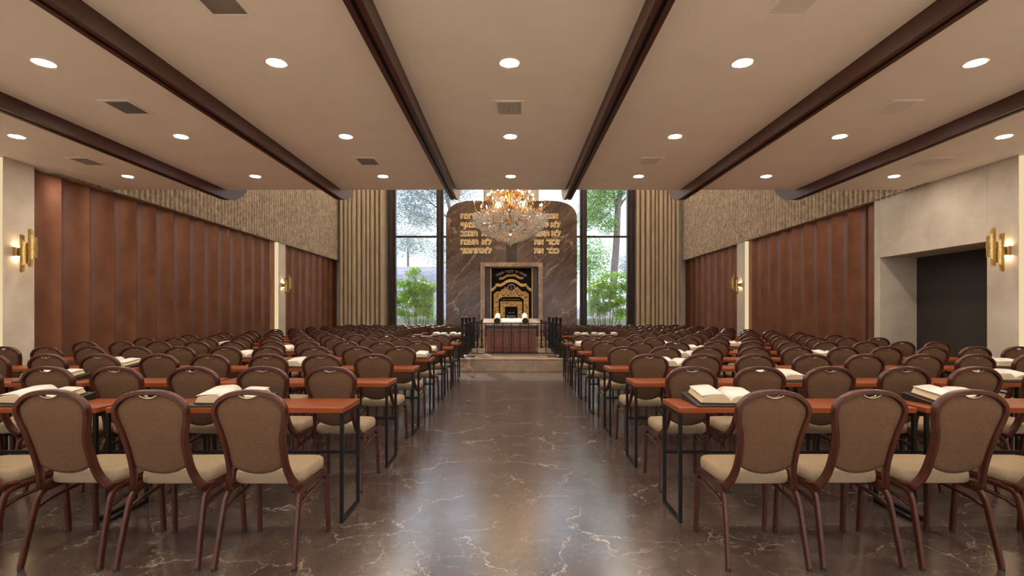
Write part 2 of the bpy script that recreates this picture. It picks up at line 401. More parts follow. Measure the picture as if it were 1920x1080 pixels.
# ------------------------------------------------------------------ ceiling beams, downlights, vents
def beam(xc, label):
    r = empty('ceiling_beam', (xc, 0, HC)); hb = 2.044 - 2.2
    def nose(off=0):
        pts = []
        for i in range(11):
            a = i / 10 * PI / 2
            pts.append((Y(9.45 + .9 * math.sin(a)), hb + off + .75 * (1 - math.cos(a))))
        return pts
    prof = [(YN + .02, hb)] + nose() + [(Y(10.35), .9), (Y(9.44) + .001, .9), (Y(9.44) + .001, .0), (YN + .02, 0)]
    for xa, xb in ((-.064, -.018), (.018, .064)):
        mb = MB(); mb.prism(prof, lambda p: (xa, p[0], p[1]), lambda p: (xb, p[0], p[1])); mb.build('beam_cheek', M['beam'], r)
    prof2 = [(YN + .03, hb + .03)] + [(y - .02, z + .03) for y, z in nose()] + [(Y(10.33), .88), (Y(9.44) + .002, .88), (Y(9.44) + .002, .0), (YN + .03, 0)]
    mb = MB(); mb.prism(prof2, lambda p: (-.0175, p[0], p[1]), lambda p: (.0175, p[0], p[1])); o = mb.build('light_track', M['slot'], r); o['label'] = 'black recessed slot along the beam'
    tag(r, label, 'beam', 'dark wooden ceiling beams'); return r
side3 = ['innermost', 'middle', 'outermost']
for k in range(3):
    beam(CX - 1.02 - 2.04 * k, 'dark red-brown ceiling beam with black slot, %s of the three left of centre' % side3[k])
    beam(CX + 1.02 + 2.04 * k, 'dark red-brown ceiling beam with black slot, %s of the three right of centre' % side3[k])

dl = empty('downlight', (0, 0, HC))
MB().lathe([(.072, -.001), (.088, -.004), (.088, .0), (.072, .0)], 28).build('trim_ring', M['ceiling'], dl, smooth=.6)
MB().lathe([(0, -.004), (.071, -.003), (.071, .002)], 28).build('diffuser', M['lamp'], dl)
lw = [2.73, 4.67, 6.61, 8.52]
colname = {0: 'on the centre line', 1: 'in the first bay %s', 2: 'in the second bay %s', 3: 'in the outer bay %s'}
first = True
for ri, z in enumerate([-3.1, -1.15, .79] + lw):
    for c in range(-3, 4):
        if z < 4 and False: continue
        o = dl if first else copy_tree(dl); first = False
        o.location = (CX + 2.04 * c, Y(z), HC)
        side = 'left of centre' if c < 0 else 'right of centre'
        cn = 'centre line' if c == 0 else '%s bay %s' % ({1:'first',2:'second',3:'outer'}[abs(c)], side)
        rn = {4: 'nearest visible row', 5: 'middle visible row', 6: 'far row', 3: 'row just above the frame top', 2: 'row overhead', 1: 'row behind the first chairs', 0: 'rearmost row'}[ri]
        tag(o, 'round ceiling downlight, %s, %s' % (rn, cn), 'ceiling light', 'recessed downlights in rows')
for zi, z in enumerate((11.5, 14.5, 17.5, 20.3)):  # unseen lamps added to brighten the far end of the hall
    for c in (-3, -2, -1, 1, 2, 3):
        o = copy_tree(dl); o.location = (CX + 2.04 * c, Y(z), TOP); o.scale = (1.6, 1.6, 1.6)
        tag(o, 'round high hall downlight, %s row, %s bay %s of centre' % (ORD[zi+1], {1:'first',2:'second',3:'outer'}[abs(c)], 'left' if c < 0 else 'right'), 'ceiling light', 'high hall downlights')
M['led'] = emit('led_strip_glow', (1, .76, .45, 1), .85)  # no lamp here: warm light on the pillar sides, put in as emission
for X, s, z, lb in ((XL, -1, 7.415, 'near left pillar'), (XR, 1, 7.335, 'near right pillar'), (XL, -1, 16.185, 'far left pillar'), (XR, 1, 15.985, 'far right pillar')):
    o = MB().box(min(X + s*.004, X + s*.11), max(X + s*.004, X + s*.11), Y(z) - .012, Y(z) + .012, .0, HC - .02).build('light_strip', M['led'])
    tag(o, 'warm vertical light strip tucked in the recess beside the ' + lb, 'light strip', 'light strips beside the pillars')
vt = empty('air_vent', (0, 0, HC))
vb = MB(); vb.box(-.165, -.128, -.2, .2, -.006, .0); vb.box(.128, .165, -.2, .2, -.006, .0); vb.box(-.128, .128, -.2, -.16, -.006, .0); vb.box(-.128, .128, .16, .2, -.006, .0)
vb.build('frame', M['ceiling'], vt, bevel=.002)
MB().box(-.128, .128, -.16, .16, -.0012, -.0008).build('backing', M['slot'], vt)
vb = MB()
for i in range(20):
    x = -.122 + i * .0128; Rm = Matrix.Translation((x, 0, -.004)) @ Matrix.Rotation(.6, 4, 'Y')
    vb.box(-.0045, .0045, -.16, .16, -.0006, .0006, Rm)
o = vb.build('slat', M['ceiling'], vt); o['kind'] = 'stuff'; o['label'] = 'thin parallel vent slats'
first = True
for xc, z, lb in ((-2.06, 3.74, 'nearest left of centre, cut by the frame top'), (2.0, 3.74, 'nearest right of centre, cut by the frame top'), (-.03, 5.70, 'on the centre line'),
    (-4.10, 5.68, 'in the second bay left, beside the nearer lights'), (4.07, 5.68, 'in the second bay right, beside the nearer lights'),
    (-2.08, 7.69, 'in the first bay left near the far lights'), (1.98, 7.69, 'in the first bay right near the far lights'),
    (-6.13, 7.69, 'in the outer bay left above the copper panels'), (6.06, 7.69, 'in the outer bay right above the doorway')):
    o = vt if first else copy_tree(vt); first = False
    o.location = (xc, Y(z), HC); tag(o, 'square slatted ceiling vent, ' + lb, 'vent', 'slatted ceiling vents')

# ------------------------------------------------------------------ sconces
def sconce(X, s, z, label):
    """s = +1 when the light sticks out towards +X"""
    r = empty('wall_sconce', (X, Y(z), 2.25))
    MB().box(min(0, s*.055), max(0, s*.055), -.05, .05, -.066, .066).build('wall_box', M['brass'], r, bevel=.004)
    MB().tube([(s*.03, 0, .02), (s*.26, 0, .03)], .008).build('arm', M['brass'], r)
    for dx, dz in ((.125, -.02), (.245, .06)):
        cx = s * dx; mb = MB(); R = .052; n = 14
        # open channel shade, cut on the slant at both ends, tall towards the wall
        ring = []
        for k in range(n + 1):
            a = PI * (.22 + 1.56 * k / n)          # opening faces away from the camera
            ring.append((R * math.sin(a) * 1.0, R * math.cos(a)))
        def hh(x): return .14 + (.5 - .5 * (x * s) / R) * .135
        for rad, flip in ((1, 0), (.93, 1)):
            vs = []
            for (px, py) in ring:
                x, y_ = px * rad, py * rad
                vs.append([mb.bm.verts.new((cx + x, y_, dz + q * hh(x) if q else dz)) for q in (-1, 0, 1)])
            for a_, b_ in zip(vs, vs[1:]):
                for q in (0, 1): mb.face([a_[q], b_[q], b_[q+1], a_[q+1]])
        sh = mb.build('shade', M['brass'], r, smooth=.5)
        mb = MB(); mb.lathe([(.054, -.028), (.056, -.026), (.056, .026), (.054, .028)], 16, (cx, 0, dz)); mb.build('band', M['brass'], sh)
        for q in (-1, 1):
            MB().lathe([(0, -.02), (.010, -.012), (.012, 0), (.010, .012), (0, .02)], 10, (cx, .0, dz + q * .05)).build('bulb', M['sbulb'], sh, smooth=3.2)
    for q in (-1, 1):
        MB().lathe([(0, -.003), (.021, -.003), (.021, .003), (0, .003)], 12, (s*.03, 0, q*.0695)).build('bulb', M['sbulb'], r)
    tag(r, label, 'wall light', 'brass wall sconces'); return r
sconce(XL, 1, 7.62, 'brass sconce of two slanted shades on the near left pillar')
sconce(XR, -1, 7.50, 'brass sconce of two slanted shades beside the doorway on the right')
sconce(XL, 1, 16.45, 'small distant brass sconce on the far left pillar between copper panels')
sconce(XR, -1, 16.28, 'small distant brass sconce on the far right pillar between copper panels')

# ------------------------------------------------------------------ window wall, curtains
zb0 = 21.8
def win(name, xs, x0, x1):
    r = empty(name, ((x0 + x1) / 2, Y(zb0), 0)); struct(r); cx = (x0 + x1) / 2
    for a, b_, nm in xs:
        mb = MB(); mb.box(a - cx, a - cx + (b_-a)*.36, -.10, .12, 0, TOP); mb.box(a - cx + (b_-a)*.30, a - cx + (b_-a)*.48, -.16, .06, 0, TOP); mb.box(a - cx + (b_-a)*.54, a - cx + (b_-a)*.72, -.16, .06, 0, TOP); mb.box(a - cx + (b_-a)*.66, b_ - cx, -.10, .12, 0, TOP)
        mb.build('mullion', M['wframe'], r)
    for zz in (0.06, PZ(444, zb0), 7.6):
        MB().box(x0 - cx, x1 - cx, -.03, .03, zz - .04, zz + .04).build('transom', M['wframe'], r)
    MB().box(x0 - cx, x1 - cx, -.008, .004, 0, TOP).build('pane', M['glass'], r)
    return r
q = lambda p: PX(p, zb0)
win('window_1', [(q(728), q(743), 0), (q(819), q(832), 0), (q(907), q(912), 0)], q(728), q(912))
win('window_2', [(q(1005), q(1010), 0), (q(1087), q(1100), 0), (q(1175), q(1189), 0)], q(1005), q(1190))
o = MB().box(q(908.5), q(1009.5), Y(21.6), Y(22.2), 0, TOP).build('wall_back_column', M['plaster']); struct(o)
for nm, a, b_ in (('wall_back_left', -7.6, q(729)), ('wall_back_right', q(1188), 7.5)):
    o = MB().box(a, b_, Y(21.95), Y(22.2), 0, TOP).build(nm, M['plaster']); struct(o)
def curtain(x0, x1, seed, label):
    rnd = random.Random(seed); mb = MB(); pts = []; x = x0
    while x < x1 - .05:
        w = rnd.uniform(.09, .15); g = rnd.uniform(.045, .075); d = rnd.uniform(.2, .28); o_ = rnd.uniform(-.02, .02)
        pts += [(x, o_), (x + w*.15, o_ - .022), (x + w*.5, o_ - .03), (x + w*.85, o_ - .022), (x + w, o_), (x + w + g*.2, d), (x + w + g*.8, d)]
        x += w + g
    vs = [[mb.bm.verts.new((p[0], Y(21.45) + p[1], z)) for z in (.02, TOP - .1)] for p in pts]
    for a, b_ in zip(vs, vs[1:]): mb.face([a[0], b_[0], b_[1], a[1]])
    o = mb.build('curtain', M['curtain'], smooth=.9)
    tag(o, label, 'curtain'); return o
curtain(-6.93, q(727), 3, 'tall pleated beige curtain left of the left window')
curtain(q(1190), 6.84, 5, 'tall pleated beige curtain right of the right window')

# ------------------------------------------------------------------ tablets and ark
ZT = 21.1
tx = lambda p: PX(p, ZT); tz = lambda p: PZ(p, ZT)
def text_mesh(s, size, extrude=0, offset=0):
    """letter outlines filled contour by contour (this font's strokes overlap)"""
    from mathutils.geometry import interpolate_bezier
    cu = bpy.data.curves.new('t', 'FONT'); cu.body = s[::-1] if any('\u0590' <= c <= '\u05ff' for c in s) else s
    cu.size = 1
    ob = bpy.data.objects.new('t', cu); COL.objects.link(ob); bpy.context.view_layer.update()
    c = ob.to_curve(bpy.context.evaluated_depsgraph_get()); loops = []
    for sp in c.splines:
        bp = sp.bezier_points; L = []
        for i in range(len(bp)):
            a, b_ = bp[i], bp[(i+1) % len(bp)]
            straight = (a.handle_right - a.co).length < 1e-5 and (b_.handle_left - b_.co).length < 1e-5
            if straight: L.append(a.co.xy.copy())
            else: L += [p.xy for p in interpolate_bezier(a.co, a.handle_right, b_.handle_left, b_.co, 6)[:-1]]
        loops.append(L)
    ob.to_curve_clear(); bpy.data.objects.remove(ob); bpy.data.curves.remove(cu)
    def inside(p, L):
        r = False
        for i in range(len(L)):
            a, b_ = L[i], L[i-1]
            if (a.y > p.y) != (b_.y > p.y) and p.x < (b_.x - a.x) * (p.y - a.y) / (b_.y - a.y) + a.x: r = not r
        return r
    holes = {}; isl = []
    for i, L in enumerate(loops):
        par = [j for j, K in enumerate(loops) if j != i and all(inside(p, K) for p in L)]
        if par: holes.setdefault(par[0], []).append(L)
        else: isl.append(i)
    bm = bmesh.new()
    for i in isl:
        G = [loops[i]] + holes.get(i, []); flat_ = [p for L in G for p in L]
        fr = [bm.verts.new((p.x*size, p.y*size, extrude)) for p in flat_]
        bk = [bm.verts.new((p.x*size, p.y*size, -extrude)) for p in flat_] if extrude else None
        for t in tessellate_polygon([[Vector((p.x, p.y, 0)) for p in L] for L in G]):
            try:
                bm.faces.new([fr[k] for k in t])
                if bk: bm.faces.new([bk[k] for k in t])
            except ValueError: pass
        if bk:
            o_ = 0
            for L in G:
                n = len(L)
                for k in range(n):
                    try: bm.faces.new([fr[o_+k], fr[o_+(k+1) % n], bk[o_+(k+1) % n], bk[o_+k]])
                    except ValueError: pass
                o_ += n
    bmesh.ops.recalc_face_normals(bm, faces=bm.faces)
    me = bpy.data.meshes.new('text'); bm.to_mesh(me); bm.free(); return me
def place_text(me, x0, x1, y, z0, z1, mtl, name, parent, ref=None):
    """fit the lettering (standing in XZ, facing -Y) into the box"""
    R = ref or me
    xs = [v.co.x for v in R.vertices]; ys = [v.co.y for v in R.vertices]
    a, b_, c, d = min(xs), max(xs), min(ys), max(ys)
    sx = (x1 - x0) / (b_ - a); sy = (z1 - z0) / (d - c)
    new = [(x0 + (v.co.x - a) * sx, y - v.co.z, z0 + (v.co.y - c) * sy) for v in me.vertices]
    for v, p in zip(me.vertices, new): v.co = p
    me.materials.append(mtl); o = bpy.data.objects.new(name, me); COL.objects.link(o); o.parent = parent; return o
_a = text_mesh('א', .3); BODY = max(v.co.y for v in _a.vertices) - min(v.co.y for v in _a.vertices); BASE = min(v.co.y for v in _a.vertices)
def place_word(me, fit, x0, x1, y, zb_, mtl, name, parent):
    xs = [v.co.x for v in fit.vertices]; a, b_ = min(xs), max(xs); sx = (x1 - x0) / (b_ - a); sz = .172 / BODY
    for v in me.vertices: v.co = (x0 + (v.co.x - a) * sx, y - v.co.z, zb_ + (v.co.y - BASE) * sz)
    me.materials.append(mtl); o = bpy.data.objects.new(name, me); COL.objects.link(o); o.parent = parent; return o
M['letter'] = mat('bronze_letter', srgb(104,72,34), .35, .7)
def arch(xa, xb, ytop, ysp, n=26):
    c = (xa + xb) / 2; rx = (xb - xa) / 2; pts = []
    for i in range(n + 1):
        a = PI - PI * i / n; e = .78
        ca, sa = math.cos(a), math.sin(a)
        pts.append((c + rx * math.copysign(abs(ca) ** e, ca), tz(ysp) + (tz(ytop) - tz(ysp)) * abs(sa) ** e))
    return pts
def tablet(side, lines, label):
    if side < 0: outer, inner, ark_ = tx(836), tx(949.5), tx(909)
    else: outer, inner, ark_ = tx(1082), tx(968.5), tx(1010)
    a, b_ = min(outer, inner), max(outer, inner)
    top = arch(a, b_, 376, 412)
    if side < 0: poly = [(a, 0)] + top + [(b_, tz(500)), (ark_, tz(500)), (ark_, 0)]
    else: poly = [(ark_, 0), (ark_, tz(500)), (a, tz(500))] + top + [(b_, 0)]
    r = empty('stone_tablet', (0, 0, 0))
    mb = MB(); mb.prism(poly, lambda p: (p[0], Y(ZT), p[1]), lambda p: (p[0], Y(ZT) + .32, p[1]))
    mb.build('slab', M['tablet'], r)
    for s, xa, xb, base_py in lines:
        fit = text_mesh(s, .3, .012, 0); yb = Y(ZT)
        t = place_word(text_mesh(s, .3, .014, 0), fit, tx(xa), tx(xb), yb - .055, tz(base_py), M['letter'], 'lettering', r)
        hb_ = bmesh.new(); flat_ = text_mesh(s, .3, 0, 0)
        for k in range(12):
            m2 = flat_.copy(); m2.transform(Matrix.Translation((.019*math.cos(k*PI/6), .019*math.sin(k*PI/6), -.0004*k))); hb_.from_mesh(m2); bpy.data.meshes.remove(m2)
        m3 = bpy.data.meshes.new('backlight'); hb_.to_mesh(m3); hb_.free(); bpy.data.meshes.remove(flat_)
        place_word(m3, fit, tx(xa), tx(xb), yb - .036, tz(base_py), M['halo'], 'backlight', t)
        bpy.data.meshes.remove(fit)
    tag(r, label, 'stone tablet'); return r
LL = ['תרצח', 'תנאף', 'תגנב', 'תענה', 'תחמד']; LE = [899, 897, 894.5, 896, 901]; LB = [409.5, 426, 442.2, 458.2, 474.5]
tablet(-1, [('לא', 904, 921, b_) for b_ in LB] + [(w, 864.5, e, b_) for w, e, b_ in zip(LL, LE, LB)], 'brown marble tablet with rounded top and glowing letters, left of the two')
tablet(1, [('אנכי', 1023, 1045.5, 409.5), ("ה'", 1009, 1019, 409.5), ('לא', 1033, 1049.5, 426), ('יהיה', 1006, 1028, 426), ('לא', 1034.5, 1050.5, 442.2), ('תשא', 1001.5, 1029, 442.2),
    ('זכור', 1025, 1048.5, 458.2), ('את', 1002, 1018.5, 458.2), ('כבד', 1025.5, 1047.5, 474.5), ('את', 1002, 1018.5, 474.5)], 'brown marble tablet with rounded top and glowing letters, right of the two')
o = MB().box(tx(948), tx(970), Y(ZT) + .18, Y(ZT) + .3, tz(500), tz(412)).build('marble_filler', M['dark_marble'])
tag(o, 'dark marble strip recessed between the two tablets above the ark', 'stone panel')
ark = empty('ark', (0, Y(ZT), 0)); y0 = 0
mb = MB(); mb.box(tx(901), tx(909.5), -.12, .0, 0, tz(492.5)); mb.box(tx(1009.3), tx(1017.5), -.12, .0, 0, tz(492.5)); mb.box(tx(909.5), tx(1009.3), -.12, .0, tz(500.5), tz(492.5))
mb.build('marble_frame', M['light_marble'], ark, bevel=.006)
MB().box(tx(909), tx(919.5), .12, .2, 0, tz(500)).build('side_panel', M['dark_marble'], ark)
MB().box(tx(999), tx(1010), .12, .2, 0, tz(500)).build('side_panel', M['dark_marble'], ark)
MB().box(tx(909), tx(1010), .2, .3, 0, tz(500)).build('back_panel', M['dark_marble'], ark)
tag(ark, 'marble-framed ark niche at the foot of the tablets behind the reading desk', 'ark')
cur = empty('ark_curtain', (0, Y(ZT) + .1, 0))
MB().box(tx(919.5), tx(998.8), -.01, .01, .55, tz(501)).build('velvet', M['velvet'], cur)
mb = MB()
for p in (920.3, 998.0): mb.box(tx(p) - .018, tx(p) + .018, -.024, -.008, .55, tz(501))
mb.box(tx(920), tx(998), -.024, -.008, tz(501.9), tz(501)); mb.build('gold_border', M['goldt'], cur)
AC = 958.6
# wavy double gold band: pixel sketch of the right half, mirrored
half = [(0, 524), (6, 525), (11, 527.5), (16, 531), (21, 532.8), (28, 532), (30, 536), (34, 540), (37.5, 542)]
def smooth_path(pts, n=6):
    out = []
    for i in range(len(pts) - 1):
        p0 = pts[max(i-1, 0)]; p1 = pts[i]; p2 = pts[i+1]; p3 = pts[min(i+2, len(pts)-1)]
        for k in range(n):
            t = k / n
            out.append(tuple(.5 * (2*p1[j] + (p2[j]-p0[j])*t + (2*p0[j]-5*p1[j]+4*p2[j]-p3[j])*t*t + (3*p1[j]-p0[j]-3*p2[j]+p3[j])*t**3) for j in range(len(p1))))
    out.append(tuple(pts[-1])); return out
band = [(-a, b_) for a, b_ in reversed(half)] + half[1:]
segs = [band[:4], band[3:-3], band[-4:]]
for off, nm, mm, hw in ((0, 'gold_band', 'goldt', .02), (1.9, 'gold_band', 'gold', .016), (3.6, 'gold_band', 'goldt', .02)):
    mb = MB()
    for sg in (band[:4], band[3:-3], band[-4:]):
        P = [(tx(AC + a), -.02, tz(b_ + off)) for a, b_ in smooth_path(sg)]
        mb.sweep(P, [(-.006, -hw), (.006, -hw), (.006, hw), (-.006, hw)], up=Vector((0, 0, 1)))
    mb.build(nm, M[mm], cur)
# arched inscription
def arc_text(s, xr, ytop, ydrop, size, name):
    base = bmesh.new(); gl = []
    for ch in s[::-1]:
        if ch == ' ': gl.append((None, size*.30)); continue
        me = text_mesh(ch, size, .004); xs = [v.co.x for v in me.vertices]; w = max(xs) - min(xs)
        me.transform(Matrix.Translation((-(max(xs) + min(xs))/2, 0, 0))); gl.append((me, w + size*.12))
    tot = sum(w for _, w in gl); acc = 0
    for me, w in gl:
        u = -1 + 2 * (acc + w/2) / tot; acc += w
        if me is None: continue
        px = AC + u * xr; py = ytop + ydrop * u * u; k = 2 * xr * ZT / 1000 / tot
        me.transform(Matrix.Translation((tx(px), -.018, tz(py))) @ Matrix.Rotation(u * .62, 4, 'Y') @ Matrix.Rotation(PI/2, 4, 'X') @ Matrix.Diagonal((k, k*1.05, 1, 1)))
        base.from_mesh(me); bpy.data.meshes.remove(me)
    me = bpy.data.meshes.new(name); base.to_mesh(me); base.free(); me.materials.append(M['silver'])
    o = bpy.data.objects.new(name, me); COL.objects.link(o); o.parent = cur; return o
arc_text("שויתי ה' לנגדי תמיד", 28, 510.5, 9.0, .125, 'inscription')
# scrolled crown ornament under the inscription
mb = MB()
for sgn in (-1, 1):
    for u, dy, rr in ((2.4, 0, .055), (5.6, -.2, .055), (9, 1, .055), (12.5, 3.2, .05), (16, 5, .055), (20, 5.4, .06)):
        c = (tx(AC + sgn*u), tz(516.2 + dy)); pts = []
        for k in range(15):
            a = k / 14 * 2 * PI * 1.1 + (0 if sgn > 0 else PI)
            pts.append((c[0] + rr * (1 - k/26) * math.cos(a * sgn), -.02, c[1] + rr * .8 * (1 - k/26) * math.sin(a)))
        mb.tube(pts, .016, 6, up=Vector((0, 1, 0)))
mb.build('scroll_ornament', M['gold'], cur)
# medallion with three short embroidered lines
def ringy(mb, cx, cz, R, r, n=28): mb.tube([(cx + R*math.cos(2*PI*k/n), -.02, cz + R*math.sin(2*PI*k/n)) for k in range(n)], r, 6, closed=True, up=Vector((0, 1, 0)))
mb = MB(); ringy(mb, tx(AC + .3), tz(539.6), .142, .013); md = mb.build('medallion', M['silver'], cur)
for ln, zc, w in (("דע", 536, 3), ("לפני", 539.4, 5), ("מי אתה", 542.8, 7)):
    me = text_mesh(ln, .1, .002); place_text(me, tx(AC + .3 - w/2), tx(AC + .3 + w/2), -.016, tz(zc + 1), tz(zc - 1), M['silver'], 'inscription', md)
# ornate outer gold frame (with clipped corners and crest) and inner square frame
def tpoly(pts): return [(tx(AC + a), tz(b_)) for a, b_ in pts]
def flat(mb, poly, y0_=-.03, y1_=-.012): mb.prism(poly, lambda p: (p[0], y0_, p[1]), lambda p: (p[0], y1_, p[1]))
mb = MB()
flat(mb, tpoly([(-32, 600), (-32, 551.5), (-27, 547.2), (27, 547.2), (32, 551.5), (32, 600), (24, 600), (24, 561), (21, 558.5), (16, 556), (-16, 556), (-21, 558.5), (-24, 561), (-24, 600)]))
mb.build('outer_gold_frame', M['ornament'], cur)
mb = MB()
for sgn in (-1, 1):
    for u, v, rr in ((17, 545, .05), (13.5, 543.4, .055), (11, 540.4, .06), (9.6, 545, .065), (5, 546, .05)):
        mb.lathe([(0, -.012), (rr, -.01), (rr*1.05, 0), (rr*.7, .012), (0, .018)], 12, M=Matrix.Translation((tx(AC + sgn*u), -.014, tz(v))) @ Matrix.Rotation(PI/2, 4, 'X'))
mb.build('crest', M['ornament'], cur)
mb = MB()
for pts in ([(-32.3, 600), (-32.3, 551.3), (-27, 547), (27, 547), (32.3, 551.3), (32.3, 600)], [(-23.8, 600), (-23.8, 561), (-16, 556), (16, 556), (23.8, 561), (23.8, 600)],
            [(-20, 600), (-20, 565.3), (20, 565.3), (20, 600)], [(-12.4, 600), (-12.4, 574.3), (12.4, 574.3), (12.4, 600)]):
    P = tpoly(pts)
    for a, b_ in zip(P, P[1:]): mb.tube([(a[0], -.032, a[1]), (b_[0], -.032, b_[1])], .011, 6, up=Vector((0, 1, 0)))
mb.build('gold_edging', M['goldt'], cur)
mb = MB(); flat(mb, tpoly([(-20, 600), (-20, 565.3), (20, 565.3), (20, 600), (12.4, 600), (12.4, 574.3), (-12.4, 574.3), (-12.4, 600)]))
mb.build('inner_gold_frame', M['ornament'], cur)
for s_, xa, xb, za, zb_ in (("כי מציון תצא תורה ודבר ה' מירושלים", -17, 17, 562.4, 560.4), ("לזכר נשמת", -6, 6, 587, 585.4)):
    me = text_mesh(s_, .1, .002); place_text(me, tx(AC + xa), tx(AC + xb), -.016, tz(za), tz(zb_), M['silver'], 'inscription', cur)
mb = MB()
for zc, w in ((592.5, 9), (595.6, 8)):
    x = -w
    while x < w: mb.box(tx(AC + x), tx(AC + x + .8), -.02, -.01, tz(zc + .7), tz(zc - .7)); x += random.choice((1.3, 1.3, 2.1))
o = mb.build('stitched_lines', M['silver'], cur); o['kind'] = 'stuff'
tag(cur, 'black velvet ark curtain embroidered with gold frames and Hebrew letters', 'ark curtain')
st = empty('ark_steps', (0, Y(ZT), 0))
for i in range(3):
    MB().box(-1.5 + .12*i, 1.5 - .12*i, -2.2 + .55*i, -.13, .16*i, .16*(i+1)).build('step', M['step_marble'], st, bevel=.006)
tag(st, 'pale marble steps leading up to the ark between the railings', 'steps')

# ------------------------------------------------------------------ reading platform, railing, desk
pf = empty('platform', (CX + .005, 0, 0)); za, zb_ = 12.66, 17.05
MB().box(-1.225, 1.225, Y(za), Y(zb_), 0, .27).build('base', M['step_marble'], pf, bevel=.004)
MB().box(-1.24, 1.24, Y(za) - .02, Y(zb_), .27, .304).build('top_slab', M['step_marble'], pf, bevel=.006)
for sx in (-1, 1):
    o = MB().box(min(sx*.9, sx*1.14), max(sx*.9, sx*1.14), Y(12.95), Y(13.6), .3045, .309).build('floor_inset', M['tablet'], pf); o['label'] = 'darker marble inset near the corner post'
tag(pf, 'raised pale marble reading platform in the middle of the aisle', 'platform')
rl = empty('iron_railing', (CX + .005, 0, .304)); zr = 1.12 - .304
XRL = 1.18
def post(x, z, h, r=.024):
    mb = MB(); y = Y(z)
    mb.lathe([(.055, 0), (.055, .02), (.036, .05), (r, .07), (r*1.1, .2), (r*1.5, .24), (r, .28), (r*1.15, h*.55), (r*1.6, h*.6), (r, h*.64), (r, h*.9), (r*1.5, h*.92), (r*1.3, h*.94), (r*1.6, h*.97), (r*.9, h*.99), (0, h)], 10, (x, y, 0))
    mb.build('post', M['iron'], rl, smooth=.7)
for sx in (-1, 1):
    for z, h in ((12.85, 1.0), (13.97, 1.0), (15.1, .98), (16.7, .98)): post(sx*XRL, z, h, .026 if z < 13 else .03)
    post(sx*.93, 16.7, .9, .02)
def bar(a, b_, r=.012, nm='rail'):
    MB().sweep([a, b_], [(-r, -r), (r, -r), (r, r), (-r, r)]).build(nm, M['iron'], rl)
yF, yB = Y(13.97), Y(16.7)
for zz in (zr, .03): bar((-XRL, yF, zz), (XRL, yF, zz), .013 if zz > .1 else .011)
for sx in (-1, 1):
    for zz in (zr, .03):
        bar((sx*XRL, Y(12.85) if zz > .1 else yF, zz), (sx*XRL, yB, zz)); bar((sx*XRL, yB, zz), (sx*.93, yB, zz))
def baluster(x, y, orn, along='y'):
    mb = MB(); mb.sweep([(x, y, .03), (x, y, zr)], [(-.011, -.011), (.011, -.011), (.011, .011), (-.011, .011)])
    if orn:
        mb.lathe([(.008, -.04), (.018, -.02), (.022, 0), (.018, .02), (.008, .04)], 8, (x, y, .42))
        ax = Vector((0, 1, 0)) if along == 'y' else Vector((1, 0, 0)); up = Vector((1, 0, 0)) if along == 'y' else Vector((0, 1, 0))
        for sy in (-1, 1):
            for sz in (-1, 1):
                pts = []
                for k in range(15):
                    a = k / 14 * 1.5 * PI; rr = .055 * (1 - k / 22)
                    pts.append(Vector((x, y, .42)) + ax * sy * (.065 - rr * math.cos(a)) + Vector((0, 0, sz * (.02 + .02*k/14 + rr * math.sin(a) + .05))))
                mb.tube(pts, .0075, 5, up=up)
    mb.build('baluster', M['iron'], rl)
for k in range(-5, 6): baluster(k * .2255 - .0, yF, False, 'x')
n = 9
for sx in (-1, 1):
    for i in range(1, n): baluster(sx*XRL, yF + (yB - yF) * i / n, i % 2 == 0, 'y')
    baluster(sx*1.055, yB, True, 'x')
tag(rl, 'black wrought iron railing with ornate balusters around the reading platform', 'railing')
dk = empty('reading_desk', (0, Y(14.5), .304))
dx0, dx1 = PX(912.3, 14.27), PX(1005.6, 14.27); dy0 = Y(14.27) - Y(14.5)
dh = H - .023*14.27 - .304
MB().box(dx0, dx1, dy0 + .02, dy0 + .62, 0, dh).build('cabinet', M['desk'], dk, bevel=.004)
MB().box(dx0 - .02, dx1 + .02, dy0, dy0 + .64, 0, .05).build('plinth', M['deskd'], dk, bevel=.006)
MB().box(dx0 - .02, dx1 + .02, dy0, dy0 + .64, dh - .05, dh).build('cornice', M['deskd'], dk, bevel=.01)
mid = (dx0 + dx1) / 2
for a, b_ in ((dx0 + .1, mid - .02), (mid + .02, dx1 - .1)):
    d = MB().box(a, b_, dy0 - .0, dy0 + .02, .11, dh - .1).build('door', M['desk'], dk, bevel=.003)
    mb = MB(); w = .018
    for (p0, p1, q0, q1) in ((a + .03, b_ - .03, .15, .15 + w), (a + .03, b_ - .03, dh - .14 - w, dh - .14), (a + .03, a + .03 + w, .15, dh - .14), (b_ - .03 - w, b_ - .03, .15, dh - .14)):
        mb.box(p0, p1, dy0 - .012, dy0 + .001, q0, q1)
    mb.build('moulding', M['deskd'], d, bevel=.003)
    MB().box(a + .14, b_ - .14, dy0 - .01, dy0 + .001, .24, dh - .23).build('raised_panel', M['desk'], d, bevel=.008)
slab = MB(); sa = (PX(904.8, 14.2), PX(1013, 14.2)); yf = Y(14.15) - Y(14.5); yk = yf + .72; zf = PZ(607.5, 14.15) - .304 ; zk = PZ(597.2, 14.9) - .304
def slabpt(x, t, up): return (x, yf + (yk - yf) * t, zf + (zk - zf) * t + up)
v = [slab.bm.verts.new(slabpt(x, t, u)) for u in (-.045, 0) for x, t in ((sa[0], 0), (sa[1], 0), (sa[1], 1), (sa[0], 1))]
for qd in ((3,2,1,0),(4,5,6,7),(0,1,5,4),(1,2,6,5),(2,3,7,6),(3,0,4,7)): slab.face([v[i] for i in qd])
slab.build('marble_top', M['step_marble'], dk, bevel=.004)
